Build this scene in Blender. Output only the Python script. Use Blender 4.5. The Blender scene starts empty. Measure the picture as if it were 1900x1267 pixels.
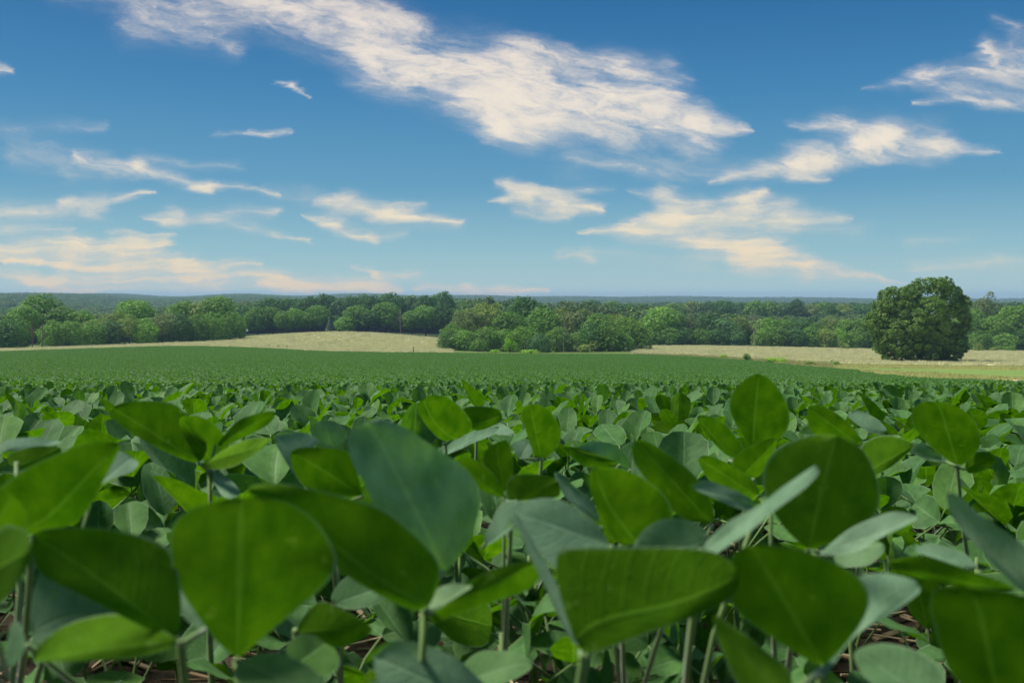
import bpy, math, random
import numpy as np
from mathutils import Matrix, Vector

rnd = random.Random(7)
C = bpy.context.scene.collection
scene = bpy.context.scene
R = math.radians

# ------------------------------------------------------------------ camera
F = 1847.0            # focal length in photo pixels (1900 wide), level lens with a vertical shift
HX, HY = 950.0, 552.0
CAM = Vector((0.0, 0.0, 0.42))
cam_data = bpy.data.cameras.new('camera')
cam_data.sensor_width = 36.0
cam_data.lens = 36.0 * F / 1900.0
cam_data.shift_y = -81.5 / 1900.0
cam_data.clip_start = 0.02
cam_data.clip_end = 20000
cam_data.dof.use_dof = True
cam_data.dof.focus_distance = 4.0
cam_data.dof.aperture_fstop = 14.0
cam = bpy.data.objects.new('camera', cam_data)
cam.location = CAM
cam.rotation_euler = (R(90), 0, 0)
C.objects.link(cam)
scene.camera = cam


def at(px, py, d):
    """world point seen at photo pixel (px, py) at distance d along the view axis"""
    return Vector(((px - HX) / F * d, d, CAM.z - (py - HY) / F * d))


# ------------------------------------------------------------------ node helpers
class NG:
    def __init__(s, nt):
        s.nt = nt
        s.nt.nodes.clear()

    def n(s, t, **kw):
        x = s.nt.nodes.new(t)
        for k, v in kw.items():
            setattr(x, k, v)
        return x

    def put(s, inp, v):
        if isinstance(v, bpy.types.NodeSocket):
            s.nt.links.new(v, inp)
        elif v is not None:
            inp.default_value = v

    def m(s, op, a, b=None, c=None, clamp=False):
        x = s.n('ShaderNodeMath', operation=op)
        x.use_clamp = clamp
        s.put(x.inputs[0], a)
        s.put(x.inputs[1], b)
        s.put(x.inputs[2], c)
        return x.outputs[0]

    def v(s, op, a, b=None, c=None):
        x = s.n('ShaderNodeVectorMath', operation=op)
        s.put(x.inputs[0], a)
        if b is not None:
            s.put(x.inputs['Scale'] if op == 'SCALE' else x.inputs[1], b)
        if c is not None:
            s.put(x.inputs[2], c)
        return x.outputs['Value'] if op in ('DOT_PRODUCT', 'LENGTH', 'DISTANCE') else x.outputs[0]

    def noise(s, vec, scale, detail=3, rough=.5, color=False, dist=0.0):
        x = s.n('ShaderNodeTexNoise')
        s.put(x.inputs['Vector'], vec)
        x.inputs['Scale'].default_value = scale
        x.inputs['Detail'].default_value = detail
        x.inputs['Roughness'].default_value = rough
        x.inputs['Distortion'].default_value = dist
        return x.outputs['Color'] if color else x.outputs[0]

    def mix(s, f, a, b, blend='MIX'):
        x = s.n('ShaderNodeMix', data_type='RGBA', blend_type=blend)
        s.put(x.inputs[0], f)
        s.put(x.inputs[6], a)
        s.put(x.inputs[7], b)
        return x.outputs[2]

    def ramp(s, f, stops, interp='LINEAR'):
        x = s.n('ShaderNodeValToRGB')
        x.color_ramp.interpolation = interp
        e = x.color_ramp.elements
        while len(e) > 1:
            e.remove(e[-1])
        e[0].position, e[0].color = stops[0][0], (*stops[0][1], 1)
        for p, c in stops[1:]:
            q = e.new(p)
            q.color = (*c, 1)
        s.put(x.inputs[0], f)
        return x.outputs[0]

    def sstep(s, x, lo, hi):
        y = s.n('ShaderNodeMapRange', interpolation_type='SMOOTHSTEP')
        s.put(y.inputs[0], x)
        y.inputs[1].default_value = lo
        y.inputs[2].default_value = hi
        return y.outputs[0]

    def xyz(s, x, y, z=0.0):
        c = s.n('ShaderNodeCombineXYZ')
        s.put(c.inputs[0], x)
        s.put(c.inputs[1], y)
        s.put(c.inputs[2], z)
        return c.outputs[0]


def lin(r, g, b):
    f = lambda c: (c / 255 / 12.92) if c / 255 <= .04045 else ((c / 255 + .055) / 1.055) ** 2.4
    return (f(r), f(g), f(b))


def mat(name):
    m = bpy.data.materials.new(name)
    m.use_nodes = True
    g = NG(m.node_tree)
    out = g.n('ShaderNodeOutputMaterial')
    return m, g, out


def principled(g, color, rough=.8, spec=.3, normal=None):
    p = g.n('ShaderNodeBsdfPrincipled')
    g.put(p.inputs['Base Color'], color if isinstance(color, bpy.types.NodeSocket) else (*color, 1))
    g.put(p.inputs['Roughness'], rough)
    p.inputs['Specular IOR Level'].default_value = spec
    if normal is not None:
        g.put(p.inputs['Normal'], normal)
    return p


# ------------------------------------------------------------------ render settings, sun, sky
SUN_EL, SUN_AZ = R(60), R(-76)      # azimuth measured from the view axis (+Y), positive to the right
scene.view_settings.view_transform = 'Standard'
scene.view_settings.look = 'None'
scene.view_settings.exposure = 0.35
scene.view_settings.gamma = 1.0
scene.render.engine = 'CYCLES'
scene.cycles.use_denoising = True
scene.cycles.max_bounces = 6
scene.cycles.diffuse_bounces = 3
scene.cycles.transmission_bounces = 3
scene.cycles.volume_bounces = 0
scene.cycles.caustics_reflective = False
scene.cycles.caustics_refractive = False

sun_data = bpy.data.lights.new('sun', 'SUN')
sun_data.energy = 5.0
sun_data.angle = R(14)
sun_data.color = (1.0, .95, .86)
sun = bpy.data.objects.new('sun', sun_data)
sd = Vector((math.sin(SUN_AZ) * math.cos(SUN_EL), math.cos(SUN_AZ) * math.cos(SUN_EL), math.sin(SUN_EL)))
sun.rotation_euler = sd.to_track_quat('Z', 'Y').to_euler()
sun.location = (0, 0, 50)
C.objects.link(sun)

world = bpy.data.worlds.new("World")
scene.world = world
world.use_nodes = True
g = NG(world.node_tree)
wout = g.n('ShaderNodeOutputWorld')
bg = g.n('ShaderNodeBackground')
g.nt.links.new(bg.outputs[0], wout.inputs[0])
tc = g.n('ShaderNodeTexCoord')
dirn = g.v('NORMALIZE', tc.outputs['Generated'])
sep = g.n('ShaderNodeSeparateXYZ')
g.put(sep.inputs[0], dirn)
dx, dy, dz = sep.outputs
yy = g.m('MAXIMUM', g.m('ABSOLUTE', dy), .12)
# direction -> plane of the sky ahead (and its mirror behind), in thousandths
PX = g.m('MULTIPLY_ADD', g.m('DIVIDE', dx, yy), F / 1000, HX / 1000)
PY = g.m('MULTIPLY_ADD', g.m('DIVIDE', dz, yy), -F / 1000, HY / 1000)
P0 = g.xyz(PX, PY)
# ragged edges: warp
w1 = g.v('SUBTRACT', g.noise(g.v('MULTIPLY', P0, (1.0, 2.2, 1)), 5.0, 3, .55, True), (.5, .5, .5))
w2 = g.v('SUBTRACT', g.noise(g.v('MULTIPLY', P0, (.7, 2.4, 1)), 20.0, 5, .68, True), (.5, .5, .5))
Pw = g.v('MULTIPLY_ADD', w1, (.085, .045, 0), P0)
Pw = g.v('MULTIPLY_ADD', w2, (.060, .020, 0), Pw)
# streak noise, combed down to the right
rot = g.n('ShaderNodeVectorRotate', rotation_type='Z_AXIS')
g.put(rot.inputs['Vector'], Pw)
rot.inputs['Angle'].default_value = R(-14)
streak = g.noise(g.v('MULTIPLY', rot.outputs[0], (2.2, 9.0, 1)), 2.6, 8, .66, False, .5)
puff = g.noise(g.v('MULTIPLY', Pw, (1, 1.7, 1)), 9.5, 9, .66)

CL = [  # ax, ay, bx, by, ra, rb, strength  (thousandths of the sky plane)
    (120, -40, 400, 30, 40, 34, .62), (360, -30, 560, 20, 50, 42, .85), (480, 10, 720, 85, 38, 52, 1.2), (600, 0, 760, 60, 22, 30, .7), (700, 90, 960, 170, 56, 66, 1.6),
    (960, 162, 1215, 192, 58, 34, 1.6), (780, 150, 960, 232, 28, 34, 1.0), (940, 225, 1150, 262, 34, 24, .72), (1130, 180, 1225, 215, 34, 14, 1.2), (1000, 180, 1180, 230, 40, 36, .8),
    (1225, 240, 1300, 244, 22, 33, 1.6), (1300, 244, 1400, 240, 30, 4, 1.3), (1140, 130, 1240, 158, 30, 34, 1.2), (250, 30, 430, 90, 42, 22, .62), (1240, 130, 1275, 150, 18, 10, .5),
    (1060, 290, 1190, 314, 9, 6, .4), (960, 85, 1130, 120, 20, 24, .6), (1050, 300, 1400, 300, 26, 14, .38), (1180, 320, 1340, 322, 14, 10, .35),
    (1600, 164, 1720, 146, 3, 16, 1.1), (1720, 146, 1960, 122, 14, 28, 1.0), (1700, 192, 1990, 185, 4, 18, 1.0), (1740, 170, 1900, 170, 14, 22, .55), (1826, 84, 1852, 106, 14, 12, .9), (1840, 36, 1910, 66, 10, 10, .6), (1870, 80, 1920, 110, 14, 18, .6),
    (1310, 330, 1480, 300, 4, 20, 1.2), (1480, 300, 1640, 262, 20, 20, 1.5), (1600, 268, 1760, 280, 20, 16, .9), (1740, 280, 1845, 284, 16, 3, 1.2), (1480, 232, 1560, 226, 8, 16, .8), (1540, 230, 1740, 252, 18, 20, .65), (1470, 332, 1530, 334, 8, 6, .6), (1260, 310, 1440, 322, 14, 12, .35),
    (1158, 356, 1230, 358, 4, 11, 1.1), (1220, 358, 1300, 374, 12, 13, 1.2), (1370, 368, 1420, 356, 8, 8, .9), (1300, 370, 1350, 366, 9, 5, .7),
    (1180, 418, 1260, 400, 6, 18, 1.1), (1250, 400, 1380, 390, 20, 22, 1.4), (1380, 392, 1470, 404, 24, 20, 1.3), (1460, 404, 1580, 408, 18, 4, 1.2), (1074, 429, 1180, 430, 2, 12, 1.3), (1170, 430, 1310, 440, 14, 22, 1.4),
    (1290, 442, 1400, 468, 22, 23, 1.6), (1390, 466, 1500, 500, 23, 13, 1.5), (1490, 498, 1670, 520, 13, 2, 1.5), (1440, 430, 1600, 432, 18, 18, .5), (1100, 470, 1300, 492, 14, 14, .42),
    (900, 370, 980, 368, 3, 15, 1.2), (960, 352, 1040, 372, 12, 16, 1.2), (1030, 374, 1116, 388, 16, 8, 1.2), (930, 342, 1130, 350, 8, 6, .8), (955, 396, 1060, 402, 7, 7, 1.0),
    (30, 285, 200, 308, 20, 16, .6), (130, 290, 260, 318, 6, 12, 1.1), (250, 316, 390, 350, 11, 9, 1.3), (370, 346, 510, 364, 7, 3, 1.1), (480, 360, 640, 380, 10, 16, .5), (120, 320, 260, 326, 14, 10, .5),
    (112, 374, 180, 378, 8, 14, 1.5), (170, 378, 290, 362, 13, 3, 1.4), (-40, 388, 190, 400, 22, 14, .95), (-20, 425, 130, 432, 10, 5, .8), (270, 300, 430, 312, 10, 8, .5),
    (264, 407, 330, 404, 3, 11, 1.4), (320, 404, 400, 404, 12, 10, 1.1), (390, 408, 580, 446, 11, 4, .85), (422, 398, 512, 400, 8, 8, 1.1), (566, 400, 630, 416, 3, 11, 1.1), (620, 414, 694, 442, 10, 10, 1.2),
    (590, 376, 660, 370, 6, 16, 1.1), (650, 376, 730, 396, 17, 16, 1.3), (720, 398, 852, 418, 15, 7, 1.5), (730, 382, 795, 380, 8, 4, .9), (705, 440, 755, 436, 7, 5, .6),
    (-40, 466, 150, 464, 12, 14, 1.2), (140, 462, 296, 456, 13, 12, 1.3), (220, 466, 360, 484, 12, 9, .8), (0, 486, 130, 484, 4, 9, 1.4), (120, 484, 360, 502, 10, 11, 1.4), (340, 502, 520, 520, 10, 13, 1.2), (500, 524, 720, 530, 13, 8, 1.5), (340, 502, 490, 492, 10, 5, 1.1),
    (-40, 500, 100, 522, 9, 9, 1.2), (60, 524, 170, 532, 9, 6, 1.1), (130, 520, 400, 524, 12, 10, .6), (-40, 532, 720, 538, 12, 9, .45), (-40, 474, 330, 474, 5, 4, .5), (100, 512, 420, 520, 8, 10, .9), (-40, 448, 260, 446, 9, 8, .6), (640, 496, 700, 508, 4, 6, .9), (690, 513, 785, 512, 6, 7, 1.2), (770, 534, 880, 536, 4, 8, 1.5), (870, 536, 1010, 539, 8, 4, 1.5), (480, 534, 740, 536, 6, 7, 1.3),
    (508, 152, 536, 157, 4, 6, .8), (530, 157, 570, 176, 6, 3, .85), (400, 250, 535, 243, 5, 6, .8), (450, 243, 495, 246, 5, 5, .8), (-30, 126, 34, 135, 14, 4, 1.2), (-20, 240, 190, 238, 16, 10, .5),
    (1700, 494, 1920, 492, 14, 18, .55), (1050, 470, 1110, 482, 12, 8, .6), (1680, 455, 1800, 440, 10, 12, .4), (200, 433, 320, 436, 4, 3, .9),
]
D = None
for ax, ay, bx, by, ra, rb, st in CL:
    a = np.array((ax, ay)) / 1000
    ba = np.array((bx - ax, by - ay)) / 1000
    L2 = float(ba @ ba)
    # (each cloud's chain waits for the one before it, which keeps the shader's stack small)
    src_ = Pw if D is None else g.v('MULTIPLY_ADD', g.xyz(D, D), (1e-7, 1e-7, 0), Pw)
    pa = g.v('SUBTRACT', src_, (a[0], a[1], 0))
    h = g.m('ADD', g.v('DOT_PRODUCT', pa, (ba[0] / L2, ba[1] / L2, 0)), 0, None, True)
    q = g.v('LENGTH', g.v('SUBTRACT', pa, g.v('SCALE', (ba[0], ba[1], 0), h)))
    wd = (2.1 if ay < 270 and ax > 100 and ax < 1280 else 2.6) / 1000
    rr = g.m('MULTIPLY_ADD', h, (rb - ra) * wd, ra * wd)
    e = g.m('SUBTRACT', 1.0, g.m('DIVIDE', q, rr), None, True)
    e = g.m('MULTIPLY', g.m('POWER', e, 1.7), st * (1.0 if ay > 440 and ax < 1000 else 1.0 if st > 1.45 else .9))
    D = e if D is None else g.m('SUBTRACT', g.m('ADD', D, e), g.m('MULTIPLY', g.m('MULTIPLY', D, e), .5))
# scattered high cloud above the frame (and overhead): lights the ground
hi = g.noise(g.v('MULTIPLY', dirn, (1, 1, 1.6)), 3.2, 7, .62, False, .6)
hi = g.m('MULTIPLY', g.sstep(hi, .44, .66), g.sstep(dz, .36, .55))
band = g.noise(g.v('MULTIPLY', Pw, (1.3, 17.0, 1)), 2.6, 7, .62, False, .3)
lowf = g.sstep(PY, .30, .47)
streak = g.m('ADD', g.m('MULTIPLY', streak, g.m('SUBTRACT', 1.0, lowf)), g.m('MULTIPLY', band, lowf))
tex = g.m('ADD', g.m('MULTIPLY', streak, 1.25), g.m('MULTIPLY', puff, .75))       # ~1.0 mean
body = g.m('POWER', D, 1.7)
thin = g.m('POWER', g.m('MULTIPLY', tex, 1.06), g.m('MULTIPLY_ADD', g.sstep(PY, .05, .50), -1.4, 5.2))
core = g.m('MULTIPLY', body, thin)
dens = g.m('MULTIPLY', g.m('SUBTRACT', 1.0, g.m('EXPONENT', g.m('MULTIPLY', core, -.66))), .97)      # light lost in the cloud
dens = g.m('MAXIMUM', dens, g.m('MULTIPLY', hi, .75))
sky = g.n('ShaderNodeTexSky', sky_type='NISHITA')
sky.sun_disc = False
sky.sun_elevation = SUN_EL
sky.sun_rotation = SUN_AZ
sky.air_density = 1.0
sky.dust_density = .6
sky.ozone_density = 2.0
blue = g.ramp(g.m('MULTIPLY_ADD', dz, .5, .5), [
    (.0, lin(70, 85, 70)), (.495, lin(120, 140, 140)), (.502, lin(172, 205, 208)), (.525, lin(138, 187, 203)), (.555, lin(88, 154, 190)),
    (.60, lin(52, 128, 178)), (.64, lin(26, 104, 160)), (.72, lin(22, 92, 150)), (1.0, lin(60, 110, 165))])
nsky = g.v('SCALE', sky.outputs[0], .1)
base = g.mix(.12, blue, nsky)
ccol = g.ramp(PY, [(0.0, lin(240, 228, 216)), (.25, lin(243, 231, 214)), (.42, lin(242, 227, 198)), (.54, lin(242, 216, 182))])
shade = g.sstep(g.m('ADD', g.m('MULTIPLY', tex, .5), g.m('MULTIPLY', dens, .25)), .46, .80)
ccol = g.mix(g.m('MULTIPLY', g.m('SUBTRACT', 1.0, shade), .5), ccol, (*lin(186, 194, 208), 1))
col = g.mix(dens, base, ccol)
g.put(bg.inputs[0], col)
bg.inputs[1].default_value = 0.79
world.cycles.sampling_method = 'MANUAL'
world.cycles.sample_map_resolution = 512


# ------------------------------------------------------------------ terrain
COLS = np.array([-1000, 0, 330, 640, 950, 1300, 1600, 1900, 2900], float)
near = lambda d: 552 + F * (.0810 + .045 / d)
ROWS = [(.3, None), (.6, None), (1, None), (2, None), (4, None), (8, None),
        (15, [709, 709, 709, 709, 709, 709, 710, 711, 715]),
        (30, [702, 702, 701, 701, 702, 703, 705, 707, 711]),
        (60, [691, 691, 689, 689, 691, 694, 699, 703, 708]),
        (120, [671, 671, 665, 669, 672, 674, 685, 687, 691]),
        (180, [660, 659, 650, 657, 661, 664, 676, 678, 681]),
        (240, [654, 653, 642, 651, 655, 656, 667, 669, 672]),
        (300, [650, 648, 639, 640, 652, 650, 659, 660, 662]),
        (360, [646, 645, 636, 624, 649, 643, 651, 653, 655]),
        (420, [642, 641, 633, 613, 643, 640, 646, 649, 650]),
        (500, [640, 639, 632, 611, 634, 637, 640, 642, 644]),
        (700, [616, 616, 614, 612, 615, 616, 617, 618, 618]),
        (1000, [600, 600, 600, 599, 600, 601, 602, 602, 602]),
        (1500, [572, 571, 580, 584, 586, 587, 588, 588, 588]),
        (2200, [554, 555, 561, 568, 572, 574, 575, 575, 575]),
        (3200, [553, 553, 555, 558, 562, 566, 567, 568, 568]),
        (4200, [551, 551, 552, 551, 553, 556, 559, 560, 560]),
        (5200, [556, 556, 557, 556, 557, 559, 562, 563, 563]),
        (7000, [566] * 9)]
_ls = np.log([r[0] for r in ROWS])
_dr = np.array([[((near(d) if v is None else v[k]) - 552) / F * d for k in range(9)] for d, v in ROWS])
_lg = np.arange(math.log(.3), math.log(7000) + .03, .03)
_ug = np.arange(-1.2, 1.2001, .02)
_t = np.stack([np.interp(_lg, _ls, _dr[:, k]) for k in range(9)], 1)
_t = np.stack([np.interp(_ug * F + HX, COLS, row) for row in _t], 0)


def _blur(a, n, ax):
    k = np.exp(-np.linspace(-2, 2, 2 * n + 1) ** 2)
    k /= k.sum()
    p = np.pad(a, [(n, n) if i == ax else (0, 0) for i in range(2)], mode='edge')
    return np.apply_along_axis(lambda v: np.convolve(v, k, 'valid'), ax, p)


_t = _blur(_blur(_t, 3, 0), 4, 1)
CANOPY = .36


def zfun(X, Y):
    X, Y = np.asarray(X, float), np.asarray(Y, float)
    d = np.clip(Y, .3, 6900)
    u = np.clip(X / np.maximum(Y, 8.0), -1.199, 1.199)
    fi = (np.log(d) - _lg[0]) / .03
    fj = (u + 1.2) / .02
    i = np.clip(fi.astype(int), 0, len(_lg) - 2)
    j = np.clip(fj.astype(int), 0, len(_ug) - 2)
    a, b = fi - i, fj - j
    t = _t[i, j] * (1 - a) * (1 - b) + _t[i + 1, j] * a * (1 - b) + _t[i, j + 1] * (1 - a) * b + _t[i + 1, j + 1] * a * b
    # ridges far off get their own gentle roll
    roll = np.where(Y > 1600, 1.5 * np.sin(X * .0042 + Y * .001) + 1.8 * np.sin(X * .011 + Y * .003 + 1.3), 0.0) * np.clip((Y - 1600) / 1200, 0, 1)
    return CAM.z - t - CANOPY + roll


def zat(x, y):
    return float(zfun(np.array([x]), np.array([y]))[0])


# ------------------------------------------------------------------ mesh helpers
def make_mesh(name, V, Fc, mats=(), smooth=False, uv=None, attr=None, midx=None):
    """V: n x 3, Fc: list of index tuples or an m x k array"""
    me = bpy.data.meshes.new(name)
    V = np.asarray(V, np.float32)
    me.vertices.add(len(V))
    me.vertices.foreach_set('co', V.ravel())
    if isinstance(Fc, np.ndarray):
        k = Fc.shape[1]
        loops = Fc.ravel().astype(np.int32)
        starts = np.arange(0, len(loops), k, dtype=np.int32)
    else:
        loops = np.array([i for f in Fc for i in f], np.int32)
        ln = np.array([len(f) for f in Fc])
        starts = np.concatenate([[0], np.cumsum(ln)[:-1]]).astype(np.int32)
    me.loops.add(len(loops))
    me.loops.foreach_set('vertex_index', loops)
    me.polygons.add(len(starts))
    me.polygons.foreach_set('loop_start', starts)
    me.polygons.foreach_set('use_smooth', np.full(len(starts), smooth))
    if midx is not None:
        me.polygons.foreach_set('material_index', np.asarray(midx, np.int32))
    me.update(calc_edges=True)
    if uv is not None:
        l = me.uv_layers.new(name='UVMap')
        l.data.foreach_set('uv', np.asarray(uv, np.float32)[loops].ravel())
    if attr is not None:
        for nm, val in attr.items():
            a = me.attributes.new(nm, 'FLOAT', 'FACE' if len(val) == len(starts) else 'POINT')
            a.data.foreach_set('value', np.asarray(val, np.float32))
    for m in mats:
        me.materials.append(m)
    return me


def link(name, data, parent=None, loc=None, **props):
    o = bpy.data.objects.new(name, data)
    C.objects.link(o)
    if parent is not None:
        o.parent = parent
    if loc is not None:
        o.location = loc
    for k, v in props.items():
        if v is not None:
            o[k] = v
    return o


class MB:
    """collects pieces of geometry for one mesh"""

    def __init__(s):
        s.V, s.Fc, s.U, s.M, s.A, s.n = [], [], [], [], [], 0

    def add(s, V, Fc, uv=None, mi=0, at_=0.5):
        V = np.asarray(V, float)
        s.V.append(V)
        s.Fc += [tuple(i + s.n for i in f) for f in Fc]
        s.U.append(np.zeros((len(V), 2)) if uv is None else np.asarray(uv))
        s.M += [mi] * len(Fc)
        s.A += [at_] * len(Fc)
        s.n += len(V)

    def tube(s, pts, radii, k=6, mi=0, at_=.5):
        pts = [np.asarray(p, float) for p in pts]
        V, Fc = [], []
        for i, p in enumerate(pts):
            t = pts[min(i + 1, len(pts) - 1)] - pts[max(i - 1, 0)]
            t = t / (np.linalg.norm(t) + 1e-9)
            a = np.cross(t, (0, 0, 1.0) if abs(t[2]) < .9 else (1.0, 0, 0))
            a /= np.linalg.norm(a)
            b = np.cross(t, a)
            for j in range(k):
                an = 2 * math.pi * j / k
                V.append(p + radii[i] * (math.cos(an) * a + math.sin(an) * b))
        for i in range(len(pts) - 1):
            for j in range(k):
                Fc.append((i * k + j, i * k + (j + 1) % k, (i + 1) * k + (j + 1) % k, (i + 1) * k + j))
        Fc.append(tuple(range(k))[::-1])
        Fc.append(tuple((len(pts) - 1) * k + j for j in range(k)))
        s.add(V, Fc, None, mi, at_)

    def mesh(s, name, mats, smooth=True):
        return make_mesh(name, np.concatenate(s.V), s.Fc, mats, smooth, np.concatenate(s.U), {'shade': s.A}, s.M)


# ------------------------------------------------------------------ soybean materials and leaves
def soy_leaf_material():
    m, g, out = mat('soybean_leaf')
    uvn = g.n('ShaderNodeUVMap')
    sp = g.n('ShaderNodeSeparateXYZ')
    g.put(sp.inputs[0], uvn.outputs[0])
    u, v = sp.outputs[0], sp.outputs[1]
    au = g.m('ABSOLUTE', g.m('MULTIPLY_ADD', u, 2.0, -1.0))
    geo = g.n('ShaderNodeNewGeometry')
    oi = g.n('ShaderNodeObjectInfo')
    tcn = g.n('ShaderNodeTexCoord')
    shade = g.n('ShaderNodeAttribute', attribute_name='shade')
    rv = g.m('FRACT', g.m('ADD', g.m('MULTIPLY', oi.outputs['Random'], 3.7), g.m('MULTIPLY', shade.outputs['Fac'], 5.3)))
    pos = tcn.outputs['Object']
    # veins: a midrib and seven pairs of side veins that curve to the tip
    ph = g.m('MULTIPLY', g.m('SUBTRACT', v, g.m('MULTIPLY', g.m('POWER', au, 1.25), .24)), 8.0)
    tri = g.m('ABSOLUTE', g.m('SUBTRACT', g.m('FRACT', ph), .5))
    side = g.m('SUBTRACT', 1.0, g.sstep(tri, .02, .11))
    mid = g.m('SUBTRACT', 1.0, g.sstep(au, .02, .075))
    fine = g.n('ShaderNodeTexVoronoi', feature='DISTANCE_TO_EDGE')
    g.put(fine.inputs['Vector'], g.xyz(g.m('MULTIPLY', u, 18.0), g.m('MULTIPLY', v, 26.0), g.m('MULTIPLY', rv, 40)))
    fine.inputs['Scale'].default_value = 1.0
    net = g.m('SUBTRACT', 1.0, g.sstep(fine.outputs['Distance'], .0, .10))
    vein = g.m('MAXIMUM', mid, g.m('MAXIMUM', g.m('MULTIPLY', side, .42), g.m('MULTIPLY', net, .34)))
    rim = g.sstep(au, .945, 1.0)
    blot = g.noise(pos, 85.0, 5, .65)
    patch = g.sstep(g.noise(pos, 95.0, 4, .6), .25, .75)
    spots = g.sstep(g.noise(pos, 130.0, 2, .5), .67, .76)
    # upper face: matt, glaucous blue green; lower face: saturated green
    top = g.mix(blot, (.044, .138, .030, 1), (.100, .235, .066, 1))
    top = g.mix(g.m('MULTIPLY', rv, .55), top, (.080, .215, .040, 1))
    top = g.mix(g.m('MULTIPLY', vein, .45), top, (.22, .36, .20, 1))
    low = g.mix(blot, (.060, .165, .002, 1), (.098, .230, .004, 1))
    low = g.mix(g.m('MULTIPLY', rv, .5), low, (.085, .200, .012, 1))
    low = g.mix(g.m('MULTIPLY', vein, .24), low, (.17, .33, .05, 1))
    tone = g.ramp(rv, [(0, (.74, .82, .74)), (.35, (.95, .95, .9)), (.7, (1.05, 1.05, 1.0)), (1, (1.25, 1.15, .85))])
    mott = g.ramp(g.noise(pos, 48.0, 5, .66), [(.3, (.58, .68, .58)), (.5, (1, 1, 1)), (.7, (1.32, 1.24, 1.25))])
    pa = g.n('ShaderNodeAttribute', attribute_name='pale')  # paints sky light into upper faces of near leaflets turned from the sun
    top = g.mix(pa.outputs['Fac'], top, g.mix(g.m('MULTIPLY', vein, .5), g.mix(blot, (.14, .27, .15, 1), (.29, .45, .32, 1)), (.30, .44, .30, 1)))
    colr = g.mix(geo.outputs['Backfacing'], top, low)
    colr = g.mix(1.0, g.mix(1.0, colr, tone, 'MULTIPLY'), mott, 'MULTIPLY')
    colr = g.mix(g.m('MULTIPLY', rim, .75), colr, (.34, .48, .28, 1))
    colr = g.mix(g.m('MULTIPLY', spots, .55), colr, (.18, .30, .06, 1))
    trans = g.mix(patch, (.050, .180, .001, 1), (.120, .285, .003, 1))
    trans = g.mix(g.m('MULTIPLY', g.sstep(g.noise(pos, 34.0, 3, .55), .50, .72), .5), trans, (.035, .15, .001, 1))
    trans = g.mix(g.m('MULTIPLY', side, .42), trans, (.05, .17, .002, 1))
    trans = g.mix(g.m('MULTIPLY', mid, .5), trans, (.17, .38, .02, 1))
    trans = g.mix(.7, trans, g.mix(1.0, trans, tone, 'MULTIPLY'))
    trans = g.mix(.6, trans, g.mix(1.0, trans, mott, 'MULTIPLY'))
    trans = g.mix(g.m('MULTIPLY', spots, .5), trans, (.22, .42, .01, 1))
    bump = g.n('ShaderNodeBump')
    bump.inputs['Strength'].default_value = .32
    bump.inputs['Distance'].default_value = .002
    g.put(bump.inputs['Height'], g.m('SUBTRACT', g.m('MULTIPLY', blot, .6), vein))
    rough = g.m('ADD', .58, g.m('MULTIPLY', geo.outputs['Backfacing'], .22))
    p = principled(g, colr, rough, .30, bump.outputs[0])
    g.put(p.inputs['Specular IOR Level'], g.m('MULTIPLY_ADD', geo.outputs['Backfacing'], -.20, .26))
    p.inputs['Sheen Weight'].default_value = .04
    p.inputs['Sheen Roughness'].default_value = .4
    t = g.n('ShaderNodeBsdfTranslucent')
    g.put(t.inputs[0], trans)
    mx = g.n('ShaderNodeMixShader')
    mx.inputs[0].default_value = .42
    g.nt.links.new(p.outputs[0], mx.inputs[1])
    g.nt.links.new(t.outputs[0], mx.inputs[2])
    g.nt.links.new(mx.outputs[0], out.inputs[0])
    return m


def stem_material():
    m, g, out = mat('soybean_stem')
    tcn = g.n('ShaderNodeTexCoord')
    c = g.mix(g.noise(tcn.outputs['Object'], 60, 3), (.075, .16, .025, 1), (.17, .26, .07, 1))
    p = principled(g, c, .6, .3)
    p.inputs['Sheen Weight'].default_value = .3
    g.nt.links.new(p.outputs[0], out.inputs[0])
    return m


M_LEAF = soy_leaf_material()
M_STEM = stem_material()


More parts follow.
